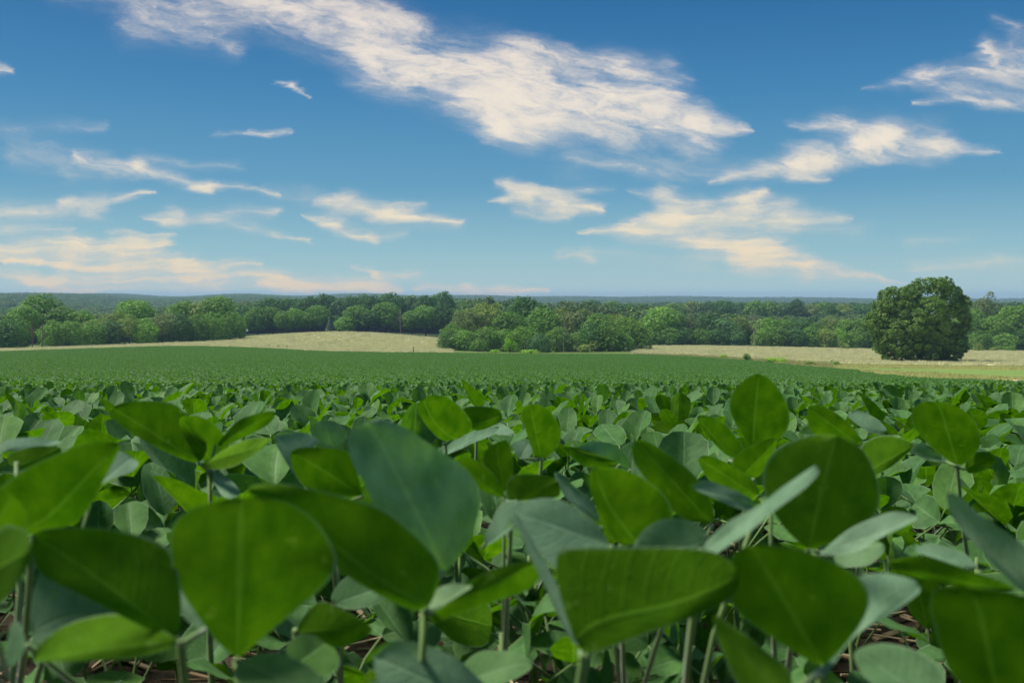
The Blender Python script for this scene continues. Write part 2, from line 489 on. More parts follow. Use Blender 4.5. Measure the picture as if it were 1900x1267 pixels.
def leaflet(L, W, nu=6, nv=8, fold=.25, curl=.18, ruffle=.0, seed=0, round_=.5, twist=0.0):
    """ovate leaflet from the origin along +Y, its upper face to +Z"""
    rs = np.random.RandomState(seed)
    ph = rs.uniform(0, 6.28, 5)
    t = (1 - np.cos(np.linspace(0, math.pi, nv + 1))) / 2
    prof = np.power(np.clip(t, 0, 1), .62) * np.power(np.clip(1 - t, 0, 1), .35 + .3 * (1 - round_))
    prof = prof / prof.max()
    prof[0], prof[-1] = .035, .06
    s = np.linspace(-1, 1, nu + 1)
    T, S = np.meshgrid(t, s, indexing='ij')
    asym = 1 + .10 * np.sin(T * 4.2 + ph[0]) * np.sign(S)
    edge = 1 + .04 * np.sin(T * 13 + ph[1] + S * 2) * np.abs(S) ** 3
    X = S * prof[:, None] * W / 2 * asym * edge
    Y = T * L * (1 + .0 * S)
    bend = curl * L * (T ** 2) * .9
    Z = fold * np.abs(X) * (1 - .4 * T) - bend * (1 if curl >= 0 else 1)
    Z = Z + ruffle * W * np.abs(S) ** 1.6 * np.sin(T * 9 + ph[2] + (S > 0) * ph[3]) * (T * (1 - T) * 4)
    Y = Y - .5 * abs(curl) * L * T ** 2 * .35
    Z = Z + .012 * L * np.sin(S * 7 + T * 11 + ph[4]) * (1 - np.abs(S)) * (T * (1 - T) * 4)
    if twist:
        a = twist * T
        X, Z = X * np.cos(a) - Z * np.sin(a), X * np.sin(a) + Z * np.cos(a)
    V = np.stack([X, Y, Z], -1).reshape(-1, 3)
    uv = np.stack([(S + 1) / 2, T], -1).reshape(-1, 2)
    w = nu + 1
    Fc = [(i * w + j, i * w + j + 1, (i + 1) * w + j + 1, (i + 1) * w + j) for i in range(nv) for j in range(nu)]
    return V, Fc, uv


def frame(axis, normal):
    y = np.asarray(axis, float)
    y = y / np.linalg.norm(y)
    n = np.asarray(normal, float)
    n = n - (n @ y) * y
    n = n / (np.linalg.norm(n) + 1e-9)
    x = np.cross(y, n)
    return np.stack([x, y, n], 1)


def rot_about(v, axis, ang):
    axis = axis / np.linalg.norm(axis)
    return v * math.cos(ang) + np.cross(axis, v) * math.sin(ang) + axis * (axis @ v) * (1 - math.cos(ang))


UP = np.array((0, 0, 1.0))


def trifoliate(mb, e, az, elev, L, W, rs, nu, nv, droop=0.0):
    """three leaflets at the petiole's end e; az, elev: the way the leaf points"""
    a = np.array((math.cos(az) * math.cos(elev), math.sin(az) * math.cos(elev), math.sin(elev)))
    side = np.array((-math.sin(az), math.cos(az), 0))
    n = np.cross(a, side)
    if n[2] < 0:
        n = -n
    for k, off in enumerate((0, 1, -1)):
        if off == 0:
            ax = rot_about(a, side, rs.uniform(-.3, .5))
            b = e + a * L * .28
            mb.tube([e, b], [.0011, .0008], 4, 1)
            nn = rot_about(n, side, rs.uniform(-.3, .3))
            sc = 1.0
        else:
            ax = rot_about(a, n, off * rs.uniform(.95, 1.35))
            ax = ax + UP * rs.uniform(-.35, .45) - UP * droop
            b = e
            nn = rot_about(n, ax, rs.uniform(-.7, .7)) + .25 * UP
            sc = rs.uniform(.82, .98)
        V, Fc, uv = leaflet(L * sc * rs.uniform(.88, 1.12), W * sc * rs.uniform(.78, 1.14), nu, nv, rs.uniform(.08, .75), rs.uniform(-.15, .4), rs.uniform(0, .11), rs.randint(1 << 30), rs.uniform(.2, .8), rs.uniform(-.4, .4))
        M = frame(ax, nn)
        mb.add(V @ M.T + b, Fc, uv, 0, rs.uniform(0, 1))


def plant_leaves(rs, H=.34, nleaf=7, nu=6, nv=7, size=1.0, join=None, erect=(.15, 1.35)):
    """returns (stem MB, [leaf MB, ...]) for one young soybean plant standing at the origin"""
    stem = join or MB()
    lean = rs.uniform(-.05, .05, 2)
    top = H * .72
    node = lambda t: np.array((lean[0] * t + .004 * math.sin(t * 9), lean[1] * t + .004 * math.cos(t * 7), top * t))
    stem.tube([node(t) for t in (0, .25, .5, .75, 1)], [.0034, .003, .0026, .002, .0012], 5, 1)
    az0 = rs.uniform(0, 6.28)
    leaves = []
    for i in range(nleaf):
        t = .22 + .78 * i / max(nleaf - 1, 1)
        az = az0 + i * 2.4 + rs.uniform(-.5, .5)
        lower = 1 - t
        pl = (.075 + .11 * math.sin(t * 2.6)) * rs.uniform(.8, 1.2) * (H / .30)
        pe = rs.uniform(.55, 1.15)
        p0 = node(t)
        pd = np.array((math.cos(az) * math.cos(pe), math.sin(az) * math.cos(pe), math.sin(pe)))
        e = p0 + pd * pl
        e[2] = min(e[2], H * rs.uniform(.8, .97))
        lf = join or MB()
        midp = (p0 + e) / 2 + np.array((0, 0, .012))
        lf.tube([p0, midp, e], [.0017, .0014, .0012], 5, 1)
        el = rs.uniform(*erect) if t > .45 else rs.uniform(-.3, .6)
        s = size * (.72 + .4 * math.sin(t * 2.9))
        trifoliate(lf, e, az + rs.uniform(-.6, .6), el, 0.066 * s, .050 * s, rs, nu, nv, .1)
        leaves.append(lf)
    return stem, leaves


# ------------------------------------------------------------------ ground sheets
def ground_material(name, stops, scale=3.0, bump=.3, fine=40.0, rough=.95, bdist=.03):
    m, g, out = mat(name)
    tcn = g.n('ShaderNodeTexCoord')
    p = tcn.outputs['Object']
    f = g.m('ADD', g.m('MULTIPLY', g.noise(p, scale, 5, .6), .6), g.m('MULTIPLY', g.noise(p, fine, 4, .65), .4))
    c = g.ramp(f, stops)
    b = g.n('ShaderNodeBump')
    b.inputs['Strength'].default_value = bump
    b.inputs['Distance'].default_value = bdist
    g.put(b.inputs['Height'], g.noise(p, fine, 5, .65))
    pr = principled(g, c, rough, .1, b.outputs[0])
    g.nt.links.new(pr.outputs[0], out.inputs[0])
    return m


M_SOIL = ground_material('soil', [(.3, (.024, .018, .012)), (.5, (.058, .044, .030)), (.7, (.11, .086, .060))], 8, .9, 60)
M_FLOOR = ground_material('forest_floor', [(.3, (.02, .035, .012)), (.7, (.04, .06, .02))], .05, .2, .6)
M_WHEAT = ground_material('ripe_grass', [(.3, (.40, .43, .17)), (.45, (.49, .49, .24)), (.6, (.55, .53, .30)), (.7, (.59, .56, .34))], .045, .25, 1.2, .9, .3)
M_MEADOW = ground_material('rough_grass', [(.3, (.05, .09, .02)), (.5, (.09, .14, .03)), (.7, (.20, .22, .07))], .08, .5, 1.5, .9, .1)
M_VERGE = ground_material('mown_grass', [(.3, (.22, .30, .06)), (.5, (.30, .36, .09)), (.62, (.50, .46, .20))], .05, .5, 1.5, .9, .1)
M_GREEN = ground_material('green_grass', [(.3, (.11, .19, .04)), (.6, (.17, .25, .06))], .08, .5, 1.5, .9, .1)
M_DIRT = ground_material('bare_dirt', [(.3, (.46, .33, .17)), (.6, (.60, .46, .28)), (.75, (.52, .44, .22))], .2, .5, 2.0, .95, .05)


def strip_mesh(name, m, xs, d0, d1, off, nd=24, skirt=0.0):
    """a sheet that follows the terrain between two distances d0(px), d1(px) along a range of columns"""
    V, Fc = [], []
    ts = np.linspace(0, 1, nd)
    for px in xs:
        u = (px - HX) / F
        a, b = d0(px), d1(px)
        d = a + (b - a) * ts ** 1.2
        z = zfun(u * d, d) + off
        col = np.stack([u * d, d, z], 1)
        if skirt:
            lo = col[0].copy()
            lo[2] -= skirt
            hi = col[-1].copy()
            hi[2] -= skirt
            col = np.vstack([lo, col, hi])
        V.append(col)
    k = len(V[0])
    V = np.concatenate(V)
    for i in range(len(xs) - 1):
        for j in range(k - 1):
            Fc.append((i * k + j, (i + 1) * k + j, (i + 1) * k + j + 1, i * k + j + 1))
    return make_mesh(name, V, Fc, [m], True)


_y = np.concatenate([np.linspace(-4, 6, 60), np.exp(np.linspace(math.log(6.2), math.log(6900), 190))])
_s = np.linspace(-1.15, 1.15, 121)
_X = _s[None, :] * (_y[:, None] + 8)
_Y = np.repeat(_y[:, None], len(_s), 1)
_Z = zfun(_X, _Y)
_i = np.arange(len(_y) - 1)[:, None] * len(_s) + np.arange(len(_s) - 1)[None, :]
_q = np.stack([_i, _i + 1, _i + 1 + len(_s), _i + len(_s)], -1).reshape(-1, 4)
_far = _Y[:-1, :-1].reshape(-1) > 415
V_ = np.stack([_X, _Y, _Z], -1).reshape(-1, 3)


def sub_sheet(name, m, faces):
    used, inv = np.unique(faces, return_inverse=True)
    return make_mesh(name, V_[used], inv.reshape(-1, 4).astype(np.int32), [m], True)


_mid = (_Y[:-1, :-1].reshape(-1) > 236) & ~_far
link('ground', sub_sheet('ground', M_SOIL, _q[~_far & ~_mid]), kind='structure')
link('meadow_ground', sub_sheet('meadow_ground', M_MEADOW, _q[_mid]), kind='structure')
link('hills', sub_sheet('hills', M_FLOOR, _q[_far]), kind='structure')

EX = [-1400, -1000, 0, 150, 330, 450, 560, 640, 830, 1180, 1300, 1420, 1517, 1600, 1679, 1775, 1900, 2300, 2800]
ED = [262, 262, 264, 272, 280, 262, 240, 232, 240, 236, 206, 172, 142, 112, 90, 72, 58, 40, 36]
soy_edge = lambda px: float(np.interp(px, EX, ED)) + 1.2 * math.sin(px * .05)
wheat_near = lambda px: float(np.interp(px, [1180, 1300, 1420, 1517, 1640, 1900, 2500], [238, 216, 200, 192, 196, 192, 190]))
ripe_near = lambda px: soy_edge(px) + 2.5
xs1 = np.arange(-1400, 841, 14)
link('ripe_grass_field', strip_mesh('ripe_grass_field', M_WHEAT, xs1, ripe_near, lambda px: float(np.interp(px, [-1400, 0, 430, 470, 840], [325, 325, 384, 462, 462])), .2, 30, .25), kind='structure')
xs2 = np.arange(1184, 2800, 14)
link('ripe_grass_meadow', strip_mesh('ripe_grass_meadow', M_WHEAT, xs2, wheat_near, lambda px: 412.0, .2, 30, 0), kind='structure')
xs3 = np.arange(840, 2800, 12)
link('grass_verge', strip_mesh('grass_verge', M_VERGE, xs3, lambda px: soy_edge(px) + .8, lambda px: max(wheat_near(px) + 1, soy_edge(px) + 6) if px > 1180 else soy_edge(px) + 9, .05, 14), kind='structure')
xs4 = np.arange(1540, 2800, 12)
green_a = lambda px: float(np.interp(px, [1540, 1640, 1780, 1900, 2500], [150, 136, 112, 102, 98]))
green_b = lambda px: float(np.interp(px, [1540, 1640, 1780, 1900, 2500], [154, 158, 156, 150, 150]))
link('green_grass', strip_mesh('green_grass', M_GREEN, xs4, green_a, green_b, .09, 12), kind='structure')
xs5 = np.arange(1672, 2800, 8)
link('dirt_strip', strip_mesh('dirt_strip', M_DIRT, xs5, lambda px: soy_edge(px) + 1.0, lambda px: soy_edge(px) + float(np.interp(px, [1672, 1780, 1900, 2400], [2, 16, 30, 34])) + 1.5 * math.sin(px * .031), .10, 8), kind='structure')

# ------------------------------------------------------------------ instancing of masses (stuff)
def gn_scatter(name, protos, pts, rotz, sc, idx, kind='stuff', tilt=None):
    col = bpy.data.collections.new(name + '_sources')
    for p in protos:
        col.objects.link(p)
    n = len(pts)
    me = bpy.data.meshes.new(name)
    me.vertices.add(n)
    me.vertices.foreach_set('co', np.asarray(pts, np.float32).ravel())
    rot = np.zeros((n, 3), np.float32)
    rot[:, 2] = rotz
    if tilt is not None:
        rot[:, :2] = tilt
    a = me.attributes.new('rot', 'FLOAT_VECTOR', 'POINT')
    a.data.foreach_set('vector', rot.ravel())
    a = me.attributes.new('sc', 'FLOAT_VECTOR', 'POINT')
    a.data.foreach_set('vector', np.asarray(sc, np.float32).ravel())
    a = me.attributes.new('idx', 'INT', 'POINT')
    a.data.foreach_set('value', np.asarray(idx, np.int32))
    o = link(name, me, kind=kind)
    ng = bpy.data.node_groups.new(name, 'GeometryNodeTree')
    ng.interface.new_socket('Geometry', in_out='INPUT', socket_type='NodeSocketGeometry')
    ng.interface.new_socket('Geometry', in_out='OUTPUT', socket_type='NodeSocketGeometry')
    N = ng.nodes
    gi, go = N.new('NodeGroupInput'), N.new('NodeGroupOutput')
    ci = N.new('GeometryNodeCollectionInfo')
    ci.inputs[0].default_value = col
    ci.inputs[1].default_value = True
    ci.inputs[2].default_value = True
    ip = N.new('GeometryNodeInstanceOnPoints')
    ip.inputs['Pick Instance'].default_value = True

    def na(nm, t):
        x = N.new('GeometryNodeInputNamedAttribute')
        x.data_type = t
        x.inputs[0].default_value = nm
        return x.outputs[0]
    er = N.new('FunctionNodeEulerToRotation')
    L = ng.links.new
    L(na('rot', 'FLOAT_VECTOR'), er.inputs[0])
    L(gi.outputs[0], ip.inputs['Points'])
    L(ci.outputs[0], ip.inputs['Instance'])
    L(na('idx', 'INT'), ip.inputs['Instance Index'])
    L(er.outputs[0], ip.inputs['Rotation'])
    L(na('sc', 'FLOAT_VECTOR'), ip.inputs['Scale'])
    L(ip.outputs[0], go.inputs[0])
    md = o.modifiers.new('scatter', 'NODES')
    md.node_group = ng
    return o


def source(name, me):
    return bpy.data.objects.new(name, me)


# ------------------------------------------------------------------ soybeans: the big leaves right before the lens
# each leaflet: side seen (U lower / T upper), distance of base and tip, roll (deg), fold, curl, then base, tip and the blade's
# outline as half-size steps from a corner of the picture (Q: lower left quarter, W: lower right quarter)
Q, W_ = (0, 706), (950, 706)
HERO = [
    ('soybean plant with one broad pale green leaflet leaning up at the far left edge', (60, 1010, .47), (-40, .52), [
        ('U', .44, .42, 12, .10, -.04, Q, (130, 570), (438, 240), [(-20, 420), (110, 310), (240, 258), (380, 230), (448, 245), (420, 300), (350, 430), (285, 550), (120, 580), (0, 540)]),
        ('T', .52, .55, 25, .12, .08, Q, (350, 400), (502, 265), [(390, 232), (470, 248), (512, 300), (490, 340), (410, 375), (330, 405), (350, 320)]),
        ('T', .60, .64, 40, .15, .1, Q, (60, 300), (215, 200), [(25, 235), (80, 195), (200, 190), (222, 225), (190, 245), (60, 250), (35, 262)]),
        ('U', .60, .62, -10, .15, .1, Q, (60, 330), (230, 250), [(28, 270), (120, 240), (230, 245), (210, 300), (90, 330), (40, 320)])]),
    ('blurred soybean plant cut by the left edge with a dark drooping leaflet', (-30, 1120, .34), (-60, .36), [
        ('U', .34, .33, -15, .12, .1, Q, (-60, 720), (146, 625), [(-60, 545), (60, 555), (120, 578), (148, 620), (120, 700), (60, 780), (0, 830), (-60, 850)]),
        ('U', .36, .36, 10, .1, 0, Q, (-40, 560), (60, 420), [(-60, 360), (20, 395), (70, 450), (95, 530), (70, 580), (-20, 580), (-60, 520)]),
        ('T', .37, .38, 40, .1, 0, Q, (30, 1100), (75, 900), [(20, 1060), (40, 900), (70, 880), (90, 960), (95, 1010), (60, 1060)])]),
    ('soybean plant with a large flat leaflet over a dark folded one, lower left', (336, 1196, .37), (300, .46), [
        ('U', .365, .36, 4, .08, -.05, Q, (662, 958), (108, 560), [(115, 552), (250, 543), (400, 553), (540, 590), (600, 620), (640, 700), (660, 800), (670, 900), (645, 965), (560, 925), (440, 862), (300, 790), (150, 718), (118, 640)]),
        ('U', .36, .36, -26, .15, -.06, Q, (668, 970), (92, 1022), [(92, 1025), (130, 935), (200, 878), (330, 853), (450, 860), (560, 915), (672, 968), (600, 1002), (450, 1027), (300, 1033), (150, 1030)]),
        ('T', .42, .43, 20, .1, 0, Q, (100, 980), (450, 850), [(100, 715), (200, 715), (320, 780), (460, 850), (380, 900), (220, 940), (100, 980)]),
        ('T', .40, .41, 25, .1, 0, Q, (770, 915), (645, 730), [(640, 720), (690, 740), (780, 905), (750, 930), (670, 870)])]),
    ('soybean plant holding the biggest bright heart shaped leaflet upright, left of centre', (440, 1225, .385), (430, .42), [
        ('U', .38, .375, 2, .06, -.05, Q, (880, 1032), (895, 448), [(880, 1035), (800, 955), (700, 800), (655, 700), (638, 600), (648, 530), (690, 488), (780, 453), (900, 438), (1020, 453), (1090, 482), (1175, 550), (1232, 640), (1258, 705), (1235, 765), (1150, 845), (1030, 925), (930, 995)]),
        ('T', .38, .36, 25, .2, .12, Q, (888, 1035), (1230, 1180), [(890, 1035), (1000, 1008), (1100, 1035), (1205, 1110), (1230, 1190), (1100, 1210), (960, 1170), (880, 1100)]),
        ('T', .44, .47, 10, .15, .15, Q, (1090, 1060), (1240, 940), [(1050, 995), (1110, 940), (1190, 928), (1252, 980), (1262, 1040), (1215, 1115), (1100, 1080)])]),
    ('soybean plant on a thick pale petiole with leaflets spread left, up and right', (787, 1132, .405), (785, .44), [
        ('U', .40, .385, 4, .10, -.06, Q, (1576, 860), (916, 402), [(912, 402), (1000, 382), (1130, 398), (1290, 438), (1420, 478), (1520, 558), (1605, 640), (1642, 705), (1632, 775), (1572, 865), (1480, 833), (1380, 778), (1270, 713), (1160, 605), (1050, 485), (930, 432)]),
        ('T', .45, .44, 30, .05, .05, Q, (1640, 705), (1395, 150), [(1302, 190), (1340, 163), (1430, 138), (1520, 188), (1610, 258), (1720, 328), (1790, 408), (1810, 480), (1782, 580), (1700, 682), (1650, 712), (1600, 692), (1560, 622), (1480, 542), (1400, 472), (1350, 362), (1308, 270)]),
        ('U', .41, .44, 25, .2, .08, Q, (1600, 862), (2015, 650), [(1590, 865), (1680, 790), (1750, 740), (1850, 690), (2020, 645), (1995, 765), (1850, 815), (1700, 858), (1620, 905)]),
        ('T', .40, .42, 35, .1, .1, Q, (1590, 850), (1756, 735), [(1580, 850), (1635, 752), (1755, 732), (1745, 765), (1680, 805), (1600, 868)])]),
    ('soybean plant with a wide square bright leaflet before a pale folded one, centre', (1082, 1222, .37), (1070, .43), [
        ('U', .37, .355, 3, .08, .04, W_, (262, 1012), (848, 725), [(152, 655), (180, 624), (400, 622), (640, 622), (765, 633), (832, 680), (853, 740), (822, 802), (700, 863), (500, 933), (300, 1015), (250, 1005), (200, 885), (162, 755)]),
        ('T', .40, .43, 30, .1, 0, W_, (250, 1005), (2, 470), [(0, 470), (45, 530), (115, 660), (170, 780), (255, 990), (225, 985), (150, 830), (90, 690), (25, 560)]),
        ('T', .44, .44, 22, .08, .12, W_, (368, 612), (2, 470), [(0, 472), (60, 434), (150, 428), (240, 468), (312, 530), (370, 610), (300, 650), (150, 685), (110, 645), (48, 545)])]),
    ('soybean plant with a huge dark rounded leaflet and a pale curled one, lower right', (1528, 1242, .36), (1540, .40), [
        ('U', .36, .355, 4, .08, -.05, W_, (1150, 1062), (885, 602), [(1150, 1066), (1050, 1013), (920, 933), (822, 862), (800, 760), (822, 660), (900, 608), (1050, 622), (1200, 668), (1292, 730), (1328, 800), (1302, 882), (1230, 982)]),
        ('T', .355, .38, 30, .15, .08, W_, (1145, 1105), (1514, 725), [(1135, 1100), (1200, 1000), (1290, 880), (1325, 800), (1290, 708), (1400, 678), (1502, 703), (1514, 750), (1430, 832), (1300, 925), (1220, 1010), (1165, 1095)]),
        ('U', .34, .35, -40, .15, .05, W_, (1000, 1180), (728, 862), [(725, 862), (800, 900), (950, 1000), (1060, 1065), (1060, 1170), (870, 1170), (790, 1030)])]),
    ('soybean plant with one big round upright leaflet showing pale midrib, right of centre', (1500, 1022, .52), (1500, .58), [
        ('U', .51, .50, 3, .05, -.04, W_, (1100, 628), (1205, 205), [(1100, 632), (1020, 562), (960, 472), (933, 380), (948, 310), (1010, 250), (1100, 213), (1200, 202), (1282, 238), (1333, 320), (1358, 410), (1342, 490), (1270, 562), (1180, 604)]),
        ('T', .50, .48, 38, .15, .1, W_, (1130, 652), (1508, 485), [(1125, 655), (1200, 588), (1300, 528), (1410, 472), (1508, 484), (1462, 522), (1350, 582), (1300, 630), (1180, 645)]),
        ('U', .60, .60, 10, .15, .05, W_, (960, 420), (1190, 200), [(930, 400), (945, 310), (1000, 240), (1120, 202), (1195, 200), (1120, 300), (1000, 420)]),
        ('T', .56, .55, 25, .1, .1, W_, (1180, 640), (1385, 590), [(1170, 650), (1290, 600), (1370, 588), (1385, 620), (1320, 690), (1200, 690)])]),
    ('soybean plant with a leaflet seen edge on as a long pale blade', (1300, 1020, .42), (1290, .48), [
        ('T', .42, .385, 50, .1, -.03, W_, (705, 632), (1154, 330), [(695, 622), (800, 535), (900, 474), (1000, 408), (1135, 322), (1158, 340), (1090, 412), (960, 512), (860, 592), (740, 645)]),
        ('T', .50, .48, 35, .15, .12, W_, (915, 472), (688, 383), [(685, 385), (740, 362), (830, 405), (918, 460), (870, 490), (760, 435)]),
        ('T', .48, .46, 20, .1, .15, W_, (725, 618), (472, 608), [(465, 618), (510, 550), (580, 513), (680, 518), (745, 560), (710, 630), (560, 650)])]),
    ('soybean plant with two tall leaflets fanning up behind the square central leaf', (1152, 1012, .56), (1165, .60), [
        ('U', .56, .55, 4, .14, .02, W_, (402, 616), (300, 318), [(283, 350), (308, 312), (400, 322), (480, 358), (562, 420), (604, 490), (582, 562), (500, 604), (400, 620), (350, 545), (298, 445)]),
        ('U', .60, .60, 6, .12, 0, W_, (745, 535), (455, 220), [(443, 232), (480, 215), (560, 257), (682, 350), (744, 450), (756, 530), (650, 530), (590, 480), (500, 372), (448, 300)]),
        ('T', .62, .62, 30, .15, .08, W_, (330, 540), (175, 330), [(160, 335), (190, 335), (230, 390), (300, 440), (335, 540), (250, 480), (190, 430)])]),
    ('soybean plant standing alone with four spread leaflets, one in dark shade, upper left', (388, 874, .75), (384, .78), [
        ('U', .75, .73, 5, .10, 0, Q, (735, 305), (415, 98), [(412, 96), (470, 76), (560, 73), (640, 83), (685, 130), (740, 190), (770, 250), (745, 305), (700, 302), (600, 257), (500, 202), (428, 152)]),
        ('U', .76, .74, 8, .12, .05, Q, (790, 310), (665, 130), [(655, 132), (720, 122), (790, 158), (835, 215), (812, 300), (745, 300), (690, 222)]),
        ('U', .75, .74, 16, .18, 0, Q, (800, 240), (1027, 112), [(795, 245), (880, 148), (960, 118), (1028, 110), (1004, 162), (920, 208), (840, 240)]),
        ('U', .74, .70, -35, .2, .06, Q, (750, 308), (1020, 236), [(742, 302), (790, 268), (880, 222), (1010, 218), (1020, 240), (960, 283), (860, 318), (780, 325)]),
        ('T', .76, .72, 40, .15, .1, Q, (795, 335), (880, 410), [(790, 330), (840, 350), (890, 395), (860, 440), (815, 400)])]),
    ('soybean plant whose pale leaf is bent over a dark square lower half', (610, 940, .68), (615, .72), [
        ('U', .66, .65, 6, .12, .1, Q, (1348, 430), (1078, 255), [(1072, 258), (1110, 243), (1250, 248), (1302, 270), (1324, 350), (1355, 435), (1240, 425), (1130, 398), (1088, 330)]),
        ('T', .69, .69, 30, .12, .1, Q, (1130, 395), (1022, 200), [(1018, 205), (1060, 186), (1140, 193), (1195, 240), (1130, 270), (1105, 320), (1130, 400), (1060, 300)]),
        ('T', .80, .80, 20, .12, .1, Q, (1230, 250), (1205, 140), [(1145, 172), (1200, 140), (1262, 158), (1293, 210), (1255, 250), (1190, 245)])]),
    ('soybean plant with a narrow pointed leaflet spiking above the canopy', (886, 760, 1.15), (880, 1.2), [
        ('U', 1.15, 1.13, 20, .2, .05, Q, (1772, 102), (1706, -20), [(1704, -22), (1750, 22), (1798, 60), (1794, 98), (1750, 98)]),
        ('T', 1.05, 1.0, 45, .15, 0, Q, (1610, 285), (1852, 170), [(1605, 268), (1720, 200), (1850, 162), (1852, 190), (1760, 232), (1640, 292)]),
        ('T', 1.15, 1.1, 30, .2, .1, Q, (1790, 150), (1900, 190), [(1780, 150), (1850, 150), (1910, 185), (1850, 205), (1800, 190)])]),
    ('soybean plant with broad mottled leaflets at left of the spiking leaf', (826, 826, .92), (835, .95), [
        ('U', .92, .90, 4, .08, .04, Q, (1645, 228), (1560, 60), [(1543, 80), (1600, 46), (1660, 58), (1720, 108), (1764, 172), (1705, 220), (1640, 230), (1570, 155)]),
        ('U', .93, .92, 12, .15, .05, Q, (1720, 185), (1864, 125), [(1705, 105), (1780, 93), (1862, 103), (1866, 150), (1800, 183), (1755, 190)])]),
    ('soybean plant with one dark oval leaflet upright in the middle of the canopy', (1005, 852, .88), (1000, .92), [
        ('U', .88, .86, 4, .08, .03, W_, (108, 292), (65, 82), [(85, 285), (45, 172), (33, 100), (80, 76), (142, 108), (188, 185), (173, 245), (122, 290)]),
        ('T', .86, .86, 25, .15, .15, W_, (30, 290), (60, 225), [(-5, 230), (50, 220), (80, 258), (62, 288), (20, 290)]),
        ('T', .92, .88, 25, .15, .1, W_, (440, 330), (245, 235), [(238, 245), (310, 223), (412, 248), (445, 335), (380, 315), (320, 280)]),
        ('U', .86, .84, -18, .15, .1, W_, (400, 312), (166, 240), [(162, 240), (230, 248), (330, 272), (405, 312), (330, 325), (240, 315)])]),
    ('soybean plant with small round leaflets in the centre above the pale folded leaf', (950, 932, .64), (950, .66), [
        ('U', .64, .62, 8, .1, .08, W_, (20, 445), (178, 365), [(-25, 400), (0, 350), (60, 343), (172, 352), (186, 395), (176, 432), (60, 445), (-15, 445)]),
        ('U', .66, .65, 10, .15, .05, Q, (1870, 445), (1680, 285), [(1675, 290), (1740, 275), (1830, 340), (1885, 440), (1800, 420), (1720, 350)]),
        ('U', .70, .70, 8, .1, .05, Q, (1870, 420), (1840, 230), [(1780, 280), (1840, 225), (1890, 215), (1910, 330), (1880, 425), (1820, 360)]),
        ('T', .60, .58, 35, .1, .1, Q, (1790, 620), (1960, 480), [(1790, 590), (1830, 470), (1900, 455), (1965, 480), (1900, 550), (1810, 615)])]),
    ('soybean plant rising tallest with one wide egg shaped leaflet against the far field', (1390, 862, .84), (1385, .88), [
        ('U', .84, .82, 3, .08, .03, W_, (890, 248), (916, -30), [(890, 250), (840, 182), (806, 110), (818, 40), (858, 0), (916, -36), (972, 8), (1012, 70), (1031, 140), (1012, 202), (960, 240)]),
        ('U', .84, .83, 10, .15, .04, W_, (820, 290), (676, 125), [(674, 128), (720, 122), (792, 158), (853, 240), (866, 285), (805, 290), (738, 222)]),
        ('U', .82, .80, 30, .2, .06, W_, (845, 372), (986, 208), [(818, 312), (860, 258), (962, 203), (988, 213), (953, 302), (912, 372), (860, 362)]),
        ('U', .80, .78, 12, .15, .06, W_, (915, 432), (678, 275), [(676, 278), (720, 264), (822, 316), (903, 378), (925, 425), (832, 445), (738, 384)]),
        ('T', .86, .86, 30, .15, .1, W_, (805, 295), (880, 255), [(800, 300), (840, 255), (890, 245), (880, 275), (830, 305)])]),
    ('soybean plant with a folded leaflet and a dark pointed one beside the egg shaped leaf', (1602, 880, .82), (1600, .86), [
        ('U', .86, .85, 8, .15, .04, W_, (1300, 245), (1090, 92), [(1087, 100), (1130, 80), (1202, 118), (1272, 178), (1308, 245), (1230, 232), (1110, 205)]),
        ('U', .80, .78, -14, .15, .1, W_, (1310, 345), (1506, 240), [(1285, 235), (1380, 195), (1506, 234), (1472, 274), (1352, 355), (1300, 345)]),
        ('T', .92, .94, 25, .2, .1, W_, (1370, 220), (1260, 110), [(1240, 130), (1270, 100), (1340, 130), (1395, 190), (1330, 200)])]),
    ('soybean plant with a round dark leaflet on a long bare petiole, far right', (1776, 866, .84), (1822, .92), [
        ('U', .84, .82, 4, .08, .03, W_, (1652, 318), (1585, 74), [(1652, 320), (1580, 272), (1508, 202), (1485, 140), (1518, 83), (1590, 69), (1673, 98), (1724, 170), (1732, 232), (1692, 294)]),
        ('T', .85, .83, 40, .15, .1, W_, (1610, 300), (1480, 250), [(1470, 250), (1520, 230), (1580, 270), (1620, 310), (1540, 295)]),
        ('U', .84, .82, 10, .15, .06, W_, (1680, 330), (1790, 270), [(1680, 320), (1700, 270), (1780, 255), (1800, 300), (1740, 340), (1690, 350)])]),
    ('soybean plant with a long tilted pale edged leaflet at the right edge', (1925, 1110, .42), (1960, .46), [
        ('T', .42, .43, 38, .15, -.03, W_, (1930, 800), (1600, 412), [(1596, 415), (1640, 425), (1752, 528), (1905, 620), (1960, 720), (1930, 810), (1800, 705), (1680, 585), (1616, 500)]),
        ('U', .48, .48, 20, .12, .06, W_, (1885, 795), (1366, 664), [(1362, 665), (1500, 636), (1652, 688), (1802, 740), (1885, 782), (1700, 772), (1560, 745), (1450, 705)]),
        ('T', .50, .52, 40, .15, .1, W_, (1730, 705), (1470, 610), [(1470, 612), (1560, 594), (1692, 648), (1740, 705), (1620, 680)])]),
    ('blurred soybean plant with a big dim leaflet in the lower right corner', (1850, 1290, .36), (1880, .40), [
        ('U', .36, .35, 4, .08, -.03, W_, (1800, 1170), (1715, 768), [(1575, 805), (1700, 768), (1880, 778), (1995, 820), (2020, 1000), (1960, 1160), (1800, 1190), (1650, 1150), (1595, 1000), (1565, 880)]),
        ('T', .40, .42, 30, .1, .05, W_, (1500, 1160), (1270, 985), [(1260, 990), (1380, 960), (1540, 1020), (1600, 1100), (1560, 1180), (1400, 1180), (1300, 1090)])]),
    ('soybean plant with a pale leaflet just rising over the bottom edge, centre', (880, 1330, .42), (870, .46), [
